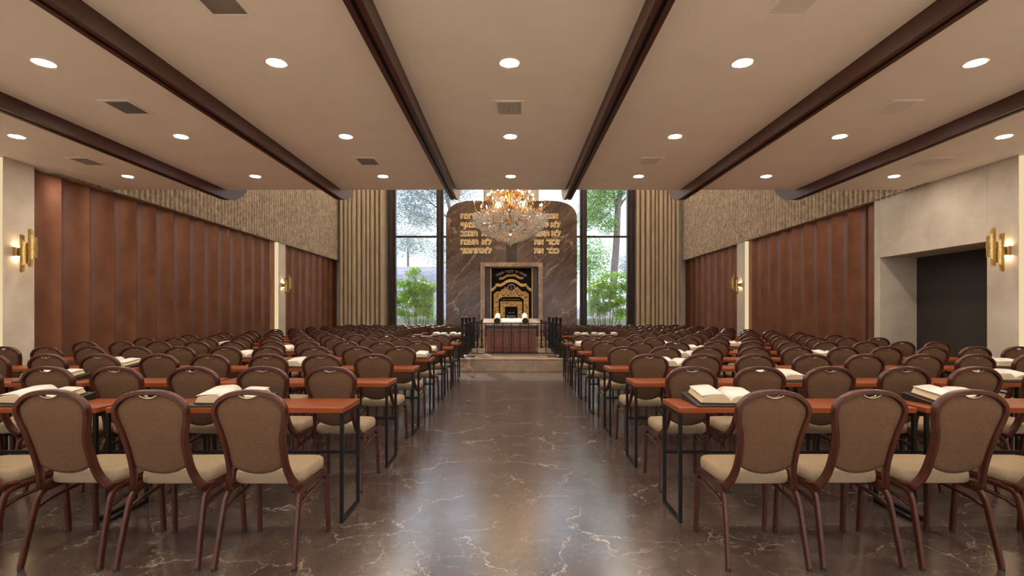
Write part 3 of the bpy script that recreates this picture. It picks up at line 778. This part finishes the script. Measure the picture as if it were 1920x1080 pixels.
wd = MB(); wd.prism([(yf + .05, dh - .01), (yk - .04, dh - .01), (yk - .04, zk - .05), (yf + .05, zf - .042)], lambda p: (sa[0] + .12, p[0], p[1]), lambda p: (sa[1] - .12, p[0], p[1])); wd.build('lectern_wedge', M['deskd'], dk)
tag(dk, 'red-brown wooden reading desk with panelled doors and sloping marble top', 'desk')
sc_ = empty('torah_scroll', (0, Y(14.5), .304)); slope = math.atan2(zk - zf, yk - yf)
def rollpt(x, t, u): 
    p = Vector(slabpt(x, t, 0)); return p + Vector((0, -math.sin(slope), math.cos(slope))) * u
rx = (PX(932.2, 14.2), PX(984.8, 14.2))
for x in rx:
    r_ = .078; a = rollpt(x, .02, r_ + .004); b_ = rollpt(x, .98, r_ + .004)
    ro = MB(); ro.tube([a, b_], r_, 24, up=Vector((1, 0, 0))); ro = ro.build('parchment_roll', M['page'], sc_, smooth=.7)
    en = MB(); dv = (b_ - a).normalized()
    for e, s2 in ((a, -1), (b_, 1)): en.tube([e + dv*s2*.001, e + dv*s2*.022], r_ + .006, 24, up=Vector((1, 0, 0))); en.tube([e + dv*s2*.02, e + dv*s2*.05], .02, 12, up=Vector((1, 0, 0)))
    en.build('roller_disc', M['deskd'], ro, smooth=.7)
mb = MB(); prev = None
for i in range(21):
    x = rx[0] + (rx[1] - rx[0]) * i / 20; u = .006 + .012 * abs(math.sin(i / 20 * PI * 2.0)) 
    cur_ = [mb.bm.verts.new(rollpt(x, t, u)) for t in (.06, .94)]
    if prev: mb.face([prev[0], cur_[0], cur_[1], prev[1]])
    prev = cur_
o = mb.build('open_sheet', M['page'], sc_, smooth=1.5)
sm = o.modifiers.new('thick', 'SOLIDIFY'); sm.thickness = .003
tag(sc_, 'open parchment scroll on two thick rollers lying on the reading desk', 'scroll')

# ------------------------------------------------------------------ chandelier
ZC = 14.5; ch = empty('chandelier', (PX(957, ZC), Y(ZC), 0))
cz = lambda py: PZ(py, ZC)
b0 = cz(458)
mb = MB(); mb.lathe([(0, b0 + .16), (.03, b0 + .2), (.05, b0 + .28), (.02, b0 + .34), (.03, b0 + .5), (.1, b0 + .56), (.03, b0 + .62), (.045, b0 + .8), (.13, b0 + .92), (.16, b0 + .98), (.1, b0 + 1.04), (.035, b0 + 1.1), (.05, b0 + 1.3), (.1, b0 + 1.36), (.14, b0 + 1.42), (.05, b0 + 1.5), (.03, b0 + 1.7), (.1, b0 + 1.8), (.05, b0 + 1.95), (.02, b0 + 2.4), (.012, b0 + 2.5), (.012, TOP)], 16)
mb.build('column', M['gold'], ch, smooth=.7)
def arm(R, zh, z0, ang, droop, parent=ch, up_=.0, bright=False):
    ca, sa_ = math.cos(ang), math.sin(ang); d = Vector((ca, sa_, 0)); pts = []
    key = [(.06, z0), (.25*R, z0 - droop*.2), (.55*R, z0 - droop), (.85*R, z0 - droop*.9), (R, zh - .16)]
    for x, z in smooth_path(key, 5): pts.append(d * x + Vector((0, 0, z)))
    m_ = MB(); m_.tube(pts, .016, 6, up=Vector((-sa_, ca, 0)), scale=[1.2 - .5*i/(len(pts)-1) for i in range(len(pts))])
    # leafy scroll on the arm
    for c_, rr in ((.4, .07), (.72, .055)):
        cc = d * (R*c_) + Vector((0, 0, z0 - droop*.55)); sp = []
        for k in range(13):
            a = k / 12 * 1.7 * PI; q_ = rr * (1 - k / 18); sp.append(cc + d * q_ * math.cos(a) + Vector((0, 0, q_ * math.sin(a))))
        m_.tube(sp, .009, 5, up=Vector((-sa_, ca, 0)))
    tip = d * R
    m_.lathe([(.012, zh - .17), (.05, zh - .15), (.055, zh - .14), (.02, zh - .13)], 10, (tip.x, tip.y, 0))
    A = m_.build('arm', M['gold'], parent, smooth=.8)
    MB().lathe([(.014, zh - .13), (.014, zh - .02)], 8, (tip.x, tip.y, 0)).build('candle', M['gold'], A, smooth=.8)
    MB().lathe([(0, zh - .03), (.016, zh - .015), (.019, zh), (.012, zh + .025), (0, zh + .05)], 8, (tip.x, tip.y, 0)).build('bulb', M['bulb'], A, smooth=3.2)
    return tip
tips = []
for k in range(14): tips.append((arm(.98 if k % 2 else .86, cz(378 if k % 2 else 383), b0 + .95, 2*PI*k/14 + .1, .16), b0 + .80))
for k in range(10): tips.append((arm(.62, cz(366), b0 + 1.05, 2*PI*k/10, .12), b0 + .95))
for k in range(8): tips.append((arm(.42, cz(352), b0 + 1.4, 2*PI*k/8 + .2, .12), b0 + 1.2))
for k in range(8): tips.append((arm(.6, cz(338), b0 + 1.75, 2*PI*k/8, .12), b0 + 1.6))
for sx in (-1, 1):
    x = sx * .34; mb = MB(); mb.lathe([(0, -.06), (.035, -.03), (.045, 0), (.03, .05), (0, .08)], 14, (x, -.12, cz(386))); o = mb.build('lamp_globe', M['bulbbig'], ch, smooth=3.2)
MB().lathe([(0, -.03), (.03, 0), (0, .03)], 12, (0, -.05, cz(440))).build('lamp_globe', M['bulb'], ch, smooth=3.2)
# gold basket ribs of the lower bowl
def bowl_r(t): return 1.0 * max(0, 1 - t ** 2.2) ** .8
def bowl_z(t): return cz(405) - (cz(405) - b0 - .05) * t
mb = MB()
for k in range(12):
    a = 2*PI*k/12; mb.tube([(bowl_r(t)*.95*math.cos(a), bowl_r(t)*.95*math.sin(a), bowl_z(t)) for t in [.3 + i/9*.68 for i in range(10)]], .007, 5)
for t in (.45, .7, .88):
    R = bowl_r(t)*.97; mb.tube([(R*math.cos(2*PI*k/32), R*math.sin(2*PI*k/32), bowl_z(t)) for k in range(32)], .01, 5, closed=True)
mb.build('basket_frame', M['gold'], ch, smooth=.8)
def gem(mb, x, y, z, r, h):
    n = 5; a0 = random.random() * 6
    top = mb.bm.verts.new((x, y, z + h*.4)); bot = mb.bm.verts.new((x, y, z - h*.6)); rg = [mb.bm.verts.new((x + r*math.cos(a0 + 2*PI*k/n), y + r*math.sin(a0 + 2*PI*k/n), z)) for k in range(n)]
    for k in range(n): mb.face([rg[k], rg[(k+1)%n], top]); mb.face([rg[(k+1)%n], rg[k], bot])
mb = MB()
for i in range(34):
    t = i / 34; R = bowl_r(t); nn = max(5, int(2*PI*R / .048)); 
    for k in range(nn):
        a = 2*PI*(k + .5*(i % 2))/nn; q_ = R * random.uniform(.8, 1.06)
        if t < .55 and math.cos(14*a + 1.4) < -.1 + 1.2*(t - .25) * -1 and random.random() < .8: continue
        gem(mb, q_*math.cos(a), q_*math.sin(a), bowl_z(t) + random.uniform(-.035, .035), .018, .065)
for tip, z in tips:
    for j in range(26):
        a = 2*PI*j/13; rr = .07 if j < 13 else .04; dz_ = random.uniform(-.30, .10); f_ = random.uniform(.68, 1.02); gem(mb, tip.x*f_ + rr*math.cos(a), tip.y*f_ + rr*math.sin(a), z + .02 + dz_, .016, .06)
    for j in range(10):   # swag towards the column
        u = j / 10; p = tip * (1 - u*.8); gem(mb, p.x, p.y, z + .02 - .25*u*(1-u)*2, .015, .045)
for k in range(10): 
    a = 2*PI*k/10; gem(mb, .07*math.cos(a), .07*math.sin(a), b0 + .02, .013, .05)
for k in range(5): gem(mb, 0, 0, b0 - .04 + .04*k, .03, .05)
o = mb.build('crystal_drops', M['crystal'], ch); o['kind'] = 'stuff'; o['label'] = 'hundreds of hanging cut crystal drops'
tag(ch, 'large gold chandelier with candle bulbs and crystal drops hanging before the tablets', 'chandelier')

# ------------------------------------------------------------------ chairs
def interp(tab, z):
    for (a, b_), (c, d) in zip(tab, tab[1:]):
        lo, hi = min(a, c), max(a, c)
        if lo <= z <= hi: return b_ + (d - b_) * (z - a) / (c - a)
    return tab[-1][1]
YT = [(.97, -.06), (.85, -.045), (.70, -.012), (.60, .02), (.52, .045), (.46, .065), (.42, .085), (.40, .11)]
def yb(z): return interp(YT, max(.40, min(.97, z)))
OUT = [(0,.955),(.06,.951),(.11,.938),(.15,.913),(.174,.885),(.182,.86),(.180,.82),(.171,.78),(.159,.735),(.152,.68),(.1495,.62),(.151,.55),(.158,.50),(.170,.46),(.184,.43),(.192,.415)]
def frame_path():
    r = [(w, yb(z), z) for w, z in smooth_path(OUT, 3)]
    r += [(.194, .12, .406), (.193, .17, .402)]
    return [(-x, y, z) for x, y, z in reversed(r)] + r[1:]
PR = [(-.017, -.013), (.017, -.013), (.017, .013), (-.017, .013)]
def prof8(a, b_, c=.3): return [(-a, -b_*(1-c)), (-a*(1-c), -b_), (a*(1-c), -b_), (a, -b_*(1-c)), (a, b_*(1-c)), (a*(1-c), b_), (-a*(1-c), b_), (-a, b_*(1-c))]
def back_frame_mb():
    P = frame_path(); mb = MB()
    mb.sweep(P, prof8(.0215, .0130), up=lambda i: Vector((P[i][0]*6, 0, (P[i][2] - .66)*2)))
    return mb
def halfw(z):
    # inner half width of the frame at a height
    best = .17
    pts = smooth_path(OUT, 6)
    for (a, b_), (c, d) in zip(pts, pts[1:]):
        if min(b_, d) <= z <= max(b_, d): best = a + (c - a) * ((z - b_) / (d - b_) if d != b_ else 0)
    return best
def backrest_mb():
    mb = MB(); nx, nz = 20, 22; V = {}
    for s_ in (0, 1):
        for j in range(nz + 1):
            for i in range(nx + 1):
                u = -1 + 2*i/nx
                ztop = .936 - .026 * max(0, 1 - (abs(u)/.36)**2) - .002; 
                zb__ = .497 + .05 * u*u
                t = j / nz
                # outline top follows the frame arch
                w_ = .148; x = u * w_
                zt = .945 - .012; ax = abs(u)
                zt = .943 - .078 * ax**3.0
                zt -= .020 * max(0, 1 - (ax/.34)**2)
                z = zb__ + (zt - zb__) * t
                x = u * (halfw(min(z, .945 - .03*ax)) - .006) if t < .97 or ax < .8 else u * (halfw(.86) - .003)
                if z > .86: x = u * .172
                th = .014 * (1 - ax**6) * (1 - abs(2*t - 1)**8) + .004
                V[s_, i, j] = mb.bm.verts.new((x, yb(z) + (th if s_ else -th*.7), z))
    for s_ in (0, 1):
        for j in range(nz):
            for i in range(nx):
                f_ = [V[s_, i, j], V[s_, i+1, j], V[s_, i+1, j+1], V[s_, i, j+1]]
                mb.face(f_ if not s_ else f_[::-1])
    for j in range(nz):
        for i in (0, nx): mb.face([V[0, i, j], V[0, i, j+1], V[1, i, j+1], V[1, i, j]])
    for i in range(nx):
        for j in (0, nz): mb.face([V[0, i, j], V[0, i+1, j], V[1, i+1, j], V[1, i, j]])
    return mb
def rim_mb():
    mb = MB(); pts = []
    for i in range(13):
        u = -1 + 2*i/12; z = .943 - .020 * (1 - u*u) + .0015; x = u * .052
        pts.append((x, yb(.93) - .002, z))
    mb.sweep(pts, prof8(.014, .0022)); return mb
def seat_mb():
    mb = MB(); nx, ny = 10, 9; lay = []
    for zi, (zz, ins) in enumerate(((.412, .012), (.42, .002), (.45, 0), (.474, .003), (.486, .014), (.491, .035), (.494, .08))):
        ring = []
        hw0, hw1, ya, yb_ = .196 - ins, .208 - ins, .135 + ins, .485 - ins
        N_ = 32
        for k in range(N_):
            a = 2*PI*k/N_; e = .28
            cx_ = math.copysign(abs(math.cos(a))**e, math.cos(a)); sy_ = math.copysign(abs(math.sin(a))**e, math.sin(a))
            y_ = (ya + yb_)/2 + sy_*(yb_ - ya)/2; w = hw0 + (hw1 - hw0) * (y_ - .135)/.35
            ring.append(mb.bm.verts.new((cx_*w, y_, zz)))
        lay.append(ring)
    for a_, b_ in zip(lay, lay[1:]):
        for k in range(32): mb.face([a_[k], a_[(k+1) % 32], b_[(k+1) % 32], b_[k]])
    mb.face(lay[0][::-1]); mb.face(lay[-1]); return mb
def seatframe_mb():
    mb = MB()
    for sx in (-1, 1):
        x = sx*.186
        mb.sweep([(x, .13, .40), (x, .2, .404), (x, .40, .404), (x*1.02, .46, .404)], prof8(.011, .008))
        # lower side stretcher
        mb.sweep([(sx*.201, .075, .30), (sx*.20, .16, .325), (sx*.205, .40, .345), (sx*.209, .455, .33)], prof8(.009, .009))
    mb.box(-.19, .19, .22, .46, .396, .409)
    return mb
def leg_mb(sx, front):
    mb = MB()
    if front: P = smooth_path([(sx*.214, .49, .012), (sx*.211, .478, .2), (sx*.208, .468, .33), (sx*.204, .445, .378), (sx*.20, .40, .394), (sx*.197, .30, .394)], 4)
    else: P = smooth_path([(sx*.214, 0, .012), (sx*.208, .035, .16), (sx*.203, .073, .31), (sx*.20, .095, .362), (sx*.198, .135, .388), (sx*.197, .24, .392), (sx*.197, .30, .392)], 4)
    mb.sweep(P, prof8(.0150, .0115), up=Vector((1, 0, 0)))
    return mb
def feet_mb(sx, front): 
    y = .49 if front else 0
    return MB().lathe([(.014, 0), (.016, .004), (.012, .014)], 8, (sx*.214, y, 0))
def make_chair(detail):
    r = empty('banquet_chair', (0, 0, 0))
    seat_mb().build('seat', M['seat'], r, smooth=1.0)
    b_ = backrest_mb().build('backrest', M['back'], r, smooth=1.2)
    rim_mb().build('hand_hole_rim', M['rim'], b_, smooth=.7)
    if detail:
        back_frame_mb().build('back_frame', M['frame'], r, smooth=.9)
        seatframe_mb().build('seat_frame', M['frame'], r, smooth=.6)
        for front in (0, 1):
            for sx in (-1, 1):
                l = leg_mb(sx, front).build('leg', M['frame'], r, smooth=.9)
                feet_mb(sx, front).build('foot_cap', M['rubber'], l)
    else:
        mb = back_frame_mb()
        for m2 in (seatframe_mb(), leg_mb(-1, 0), leg_mb(1, 0), leg_mb(-1, 1), leg_mb(1, 1)):
            me = bpy.data.meshes.new('x'); m2.bm.to_mesh(me); m2.bm.free(); mb.bm.from_mesh(me); bpy.data.meshes.remove(me)
        mb.build('metal_frame', M['frame'], r, smooth=.9)
    return r
XS = [1.362, 1.881, 2.400, 2.972, 3.491, 4.06, 4.58, 5.15, 5.67, 6.19]
ROWP = 1.244
proto = {True: make_chair(True), False: make_chair(False)}
used = {True: False, False: False}
for row in range(1, 16):
    z = 2.833 + ROWP * (row - 1)
    for side in (-1, 1):
        for c, x in enumerate(XS):
            if (x - .23) / (z + .5) * 1000 > 985: continue
            if 8 <= row <= 11 and c < 3: continue
            if row >= 13 and c < 1: continue
            det = row <= 8
            o = proto[det] if not used[det] else copy_tree(proto[det]); used[det] = True
            if row == 12 and c < 3: x = (1.462, 1.905, 2.405)[c]
            jx = random.uniform(-.006, .006); jy = random.uniform(-.01, .01)
            tw = random.uniform(-.02, .02)
            if row == 12 and c < 3: jx = jy = tw = 0
            o.location = (CX*.3 + side * x + jx, Y(z) + jy, 0); o.rotation_euler = (0, 0, tw)
            tag(o, 'tan banquet chair, %s row from the front, %s seat %s of the aisle' % (ORD[row], ORD[c+1], 'left' if side < 0 else 'right'), 'chair', 'banquet chairs behind the long tables')

# ------------------------------------------------------------------ tables
def make_table(L):
    r = empty('study_table', (0, 0, 0)); d = .387 * ZS
    MB().box(0, L, 0, d, .715, .751).build('tabletop', M['table'], r, bevel=.003)
    for x in (.0, L - .022):
        mb = MB(); mb.box(x, x + .022, 0, .022, 0, .715); mb.build('leg', M['black'], r)
        mb = MB(); mb.box(x, x + .022, d - .022, d, 0, .715); mb.build('leg', M['black'], r)
        mb = MB(); mb.box(x, x + .022, .022, d - .022, 0, .022); mb.box(x, x + .022, .022, d - .022, .693, .7145); mb.build('end_bar', M['black'], r)
    MB().box(.022, L - .022, d - .020, d - .002, .356, .378).build('stretcher', M['black'], r)
    return r
TB = [(1.093, 2.640), (2.700, 3.735), (3.790, 4.835), (4.895, 6.44)]
tp = {}
for row in range(1, 16):
    z = 3.469 + ROWP * (row - 1)
    for side in (-1, 1):
        for t, (a, b_) in enumerate(TB):
            if a / (z + .387) * 1000 > 965: continue
            if t == 0 and (row in (8, 9, 11) or row >= 13): continue
            aa = 1.3 if (t == 0 and row == 10) else a
            L = round(b_ - aa, 3)
            if L not in tp: tp[L] = make_table(L); o = tp[L]
            else: o = copy_tree(tp[L])
            o.location = ((aa if side > 0 else -b_) + CX*.3, Y(z), 0)
            tag(o, 'orange-brown wooden table on black steel legs, %s row, %s table %s of the aisle' % (ORD[row], ORD[t+1], 'left' if side < 0 else 'right'), 'table', 'long study tables in rows')

# ------------------------------------------------------------------ open books on black wedge stands
TT = .751
def make_stand():
    mb = MB(); w, d = .225, .34
    mb.prism([(0, 0), (d, 0), (d, .052), (.0, .012)], lambda p: (-w, p[0], p[1]), lambda p: (w, p[0], p[1]))
    return mb.build('book_stand', M['stand'], bevel=.003)
def make_book():
    r = empty('open_book', (0, 0, 0)); D = .26
    def top(u, thick):   # u 0 gutter ..1 fore edge
        return .012 + thick * (math.sin(min(1, u*3.0) * PI/2) ** .7) * (1 - .35 * u**2)
    for sx, th in ((-1, .05), (1, .036)):
        W_ = .19; n = 12; mb = MB(); A = []; B = []
        for i in range(n + 1):
            u = i / n; x = sx * u * W_; fx = 0
            A.append((x, .004 + .004*u)); B.append((x + (sx * -.018 * u**3 if u > .5 else 0), top(u, th)))
        poly = A + B[::-1]
        mb.mi = 1; mb.prism(poly, lambda p: (p[0], 0, p[1]), lambda p: (p[0], D, p[1]))
        for f_ in mb.bm.faces:
            f_.normal_update()
        bmesh.ops.recalc_face_normals(mb.bm, faces=mb.bm.faces)
        for f_ in mb.bm.faces: f_.material_index = 0 if (f_.normal.z > .55) else 1
        mb.build('page_block', [M['page'], M['pageedge']], r, smooth=.6)
        lf = MB(); prev = None      # loose top leaf lifting at the fore edge
        for i in range(n + 1):
            u = i / n; x = sx * u * (W_ - .004); z_ = top(u, th) + .002 + .006*u
            c_ = [lf.bm.verts.new((x, y, z_)) for y in (.004, D - .004)]
            if prev: lf.face([prev[0], c_[0], c_[1], prev[1]])
            prev = c_
        l = lf.build('top_leaf', M['page'], r, smooth=1.5); s_ = l.modifiers.new('t', 'SOLIDIFY'); s_.thickness = .0012
    MB().box(-.197, .197, -.004, D + .004, 0, .005).build('cover', M['bookcover'], r)
    return r
P_STAND, P_BOOK = make_stand(), make_book(); ub = False
books = [(1, -1, 3.22, 0), (1, -1, 1.90, 0), (1, 1, 1.44, 0), (1, 1, 3.03, 0), (2, -1, 4.22, 0), (2, 1, 2.43, 0), (2, 1, 4.50, 0), (3, -1, 4.55, 0), (3, -1, 2.38, 0), (3, 1, 1.87, 0), (3, 1, 5.66, 0),
    (4, -1, 1.36, 0), (4, -1, 3.62, 0), (4, 1, 2.42, 0), (4, 1, 4.38, 0), (5, -1, 3.56, 0), (5, -1, 1.42, 0), (5, 1, 3.02, 0), (6, -1, 3.2, 0), (6, -1, 5.25, 0), (6, 1, 2.93, 0), (6, 1, 1.37, 0), (6, 1, 4.2, 0),
    (7, -1, 3.72, 0), (7, -1, 1.95, 0), (7, 1, 1.9, 0), (7, 1, 5.0, 0), (9, 1, 4.35, 0), (10, -1, 1.55, 0), (10, -1, 2.02, 0), (10, 1, 1.93, 0), (10, 1, 2.41, 0), (10, 1, 2.95, 0), (8, -1, 3.0, 0)]
for row, side, x, rz in books:
    z = 3.469 + ROWP * (row - 1)
    s_ = P_STAND if not ub else copy_tree(P_STAND); b_ = P_BOOK if not ub else copy_tree(P_BOOK); ub = True
    rot = random.uniform(-.05, .05); s_.location = (side*x, Y(z) + .012, TT); s_.rotation_euler = (0, 0, rot)
    tl = math.atan2(.04, .34); b_.location = (side*x, Y(z) + .012 + .04, TT + .012 + .04*math.tan(tl) + .0005); b_.rotation_euler = (tl, 0, rot)
    wh = 'left' if side < 0 else 'right'; pos = '%.1f' % x
    near = min(range(10), key=lambda k: abs(XS[k] - x)) + 1
    tag(s_, 'black wedge book stand, %s row %s of the aisle, by the %s seat' % (ORD[row], wh, ORD[near]), 'book stand', 'black book stands on the tables')
    tag(b_, 'open cream-paged book on stand, %s row %s of the aisle, by the %s seat' % (ORD[row], wh, ORD[near]), 'book', 'open books on the tables')

# ------------------------------------------------------------------ outdoors
YG = Y(22.2)
o = MB().box(-40, 40, YG, 140, -.3, -.05).build('lawn', M['lawn']); tag(o, 'green lawn outside beyond the windows', 'lawn', kind='structure')
o = MB().box(-14, 14, Y(26), Y(26) + .3, -.05, PZ(596, 26)).build('garden_wall', M['conc'], bevel=.02); tag(o, 'low pale concrete garden wall outside behind the shrubs', 'garden wall')
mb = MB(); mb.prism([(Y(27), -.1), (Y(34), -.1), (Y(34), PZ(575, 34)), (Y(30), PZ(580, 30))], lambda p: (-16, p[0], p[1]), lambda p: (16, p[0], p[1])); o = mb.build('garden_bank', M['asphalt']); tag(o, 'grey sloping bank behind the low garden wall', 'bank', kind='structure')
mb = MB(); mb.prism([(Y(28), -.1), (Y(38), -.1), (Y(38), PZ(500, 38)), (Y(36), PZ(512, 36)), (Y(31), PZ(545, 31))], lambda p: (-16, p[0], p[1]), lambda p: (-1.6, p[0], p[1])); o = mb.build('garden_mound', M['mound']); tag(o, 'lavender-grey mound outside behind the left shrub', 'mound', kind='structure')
mb = MB(); mb.box(-30, 30, Y(34), 75, 1.2, 1.75); o = mb.build('upper_lawn', M['lawn']); tag(o, 'raised lawn strip above the grey bank', 'lawn', kind='structure')
mb = MB(); mb.box(-30, 30, 42, 60, 1.76, 1.8); o = mb.build('path', M['path']); tag(o, 'pale road crossing the raised lawn', 'road', kind='structure')
def leaf(mb, p, sz):
    a = Vector((random.gauss(0,1), random.gauss(0,1), random.gauss(0,.5))).normalized(); b_ = a.cross(Vector((random.gauss(0,1), random.gauss(0,1), random.gauss(0,1)))).normalized()
    v = [mb.bm.verts.new(p + a*sz*c_ + b_*sz*d_) for c_, d_ in ((-1, 0), (0, -.45), (1, 0), (0, .45))]; mb.face(v)
def cloud(mb, c, r, n, sz):
    for _ in range(n):
        v = Vector((random.gauss(0,1), random.gauss(0,1), random.gauss(0,1))).normalized() * random.random() ** .45
        leaf(mb, Vector(c) + Vector((v.x*r[0], v.y*r[1], v.z*r[2])), sz * random.uniform(.7, 1.3))
def shrub(xc, z, hgt, spread, stems, n, label, seed):
    random.seed(seed); n = int(n*2.1); r = empty('multi_stem_shrub', (xc, Y(z), -.05)); lv = MB(); s_ = MB()
    for k in range(stems):
        u = (k / (stems - 1) - .5) * 2; yo = random.uniform(-.3, .3); x1 = u*spread*.9 + random.uniform(-.1, .1); hh = hgt * (1 - .2*abs(u)) * random.uniform(.85, 1)
        P = smooth_path([(u*.35, yo*.4, 0), (u*.35 + (x1 - u*.35)*.35, yo*.7, hh*.35), (u*.35 + (x1 - u*.35)*.7, yo, hh*.65), (x1, yo, hh*.95)], 4)
        s_.tube(P, .024, 5, up=Vector((0, 1, 0)), scale=[1 - .7*i/(len(P)-1) for i in range(len(P))])
        for j in range(9):
            t = random.uniform(.42, 1); q_ = Vector(P[int(t*(len(P)-1))]); e = q_ + Vector((random.uniform(-.45, .45), random.uniform(-.35, .35), random.uniform(.05, .45)))
            s_.tube([q_, (q_ + e)/2 + Vector((0, 0, .03)), e], .007, 4)
            cloud(lv, e, (.30, .28, .20), n // (stems*9), .05)
    s_.build('stems', M['stem'], r, smooth=1); lv.build('foliage', M['leaf'], r, recalc=False)
    tag(r, label, 'shrub'); return r
shrub(PX(781, 24.4), 24.4, PZ(492, 24.4), 1.0, 9, 5200, 'bright green multi-stemmed shrub outside the left window', 2)
shrub(PX(1137, 24.4), 24.4, PZ(500, 24.4), 1.0, 9, 5200, 'bright green multi-stemmed shrub outside the right window', 5)
def tree(base, trunk, clouds, leafm, sz, label, name='tree', r0=.22, branches=()):
    r = empty(name, (0, 0, 0)); s_ = MB(); P = smooth_path(trunk, 5)
    s_.tube(P, r0, 10, up=Vector((0, 1, 0)), scale=[1.1 - .4*i/(len(P)-1) for i in range(len(P))])
    for b_ in branches:
        Q = smooth_path(b_, 5); s_.tube(Q, r0*.5, 7, up=Vector((0, 1, 0)), scale=[1 - .7*i/(len(Q)-1) for i in range(len(Q))])
    s_.build('trunk', M['bark'], r, smooth=1); lv = MB()
    for c_, rr, n in clouds: cloud(lv, c_, rr, int(n*1.9), sz*.7)
    lv.build('crown', leafm, r, recalc=False); tag(r, label, 'tree'); return r
random.seed(11)
z = 36; g = lambda px, py, zz=36: (PX(px, zz), Y(zz), PZ(py, zz))
tree(None, [g(1147, 585), g(1151, 520), g(1156, 450), g(1158, 400), g(1161, 372), g(1170, 340), g(1175, 280)],
    [(g(1120, 385), (1.4, 1.6, 1.0), 1900), (g(1105, 410), (1.0, 1.4, .8), 1200), (g(1130, 355), (1.8, 1.6, 1.0), 2000), (g(1140, 420), (.8, 1.2, .8), 800), (g(1180, 345), (1.0, 1.4, 1.2), 900), (g(1130, 300), (3, 2.5, 1.6), 2500)],
    M['leaf2'], .10, 'tall tree with forked pale trunk outside the right window', 'garden_tree', .24,
    [[g(1158, 400), g(1152, 372), g(1149, 345), g(1146, 300)], [g(1160, 390), g(1170, 375), g(1182, 365)], [g(1150, 372), g(1130, 360), g(1110, 350)]])
random.seed(12)
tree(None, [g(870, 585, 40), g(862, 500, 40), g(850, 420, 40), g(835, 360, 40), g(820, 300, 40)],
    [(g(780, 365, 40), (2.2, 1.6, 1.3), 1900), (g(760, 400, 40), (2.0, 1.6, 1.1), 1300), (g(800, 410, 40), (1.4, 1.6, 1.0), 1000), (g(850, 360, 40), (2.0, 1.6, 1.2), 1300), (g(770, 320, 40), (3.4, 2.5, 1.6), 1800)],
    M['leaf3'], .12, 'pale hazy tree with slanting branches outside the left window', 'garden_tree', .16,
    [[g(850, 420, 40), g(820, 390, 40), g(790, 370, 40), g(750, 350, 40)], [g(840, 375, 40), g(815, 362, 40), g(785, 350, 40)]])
random.seed(14)
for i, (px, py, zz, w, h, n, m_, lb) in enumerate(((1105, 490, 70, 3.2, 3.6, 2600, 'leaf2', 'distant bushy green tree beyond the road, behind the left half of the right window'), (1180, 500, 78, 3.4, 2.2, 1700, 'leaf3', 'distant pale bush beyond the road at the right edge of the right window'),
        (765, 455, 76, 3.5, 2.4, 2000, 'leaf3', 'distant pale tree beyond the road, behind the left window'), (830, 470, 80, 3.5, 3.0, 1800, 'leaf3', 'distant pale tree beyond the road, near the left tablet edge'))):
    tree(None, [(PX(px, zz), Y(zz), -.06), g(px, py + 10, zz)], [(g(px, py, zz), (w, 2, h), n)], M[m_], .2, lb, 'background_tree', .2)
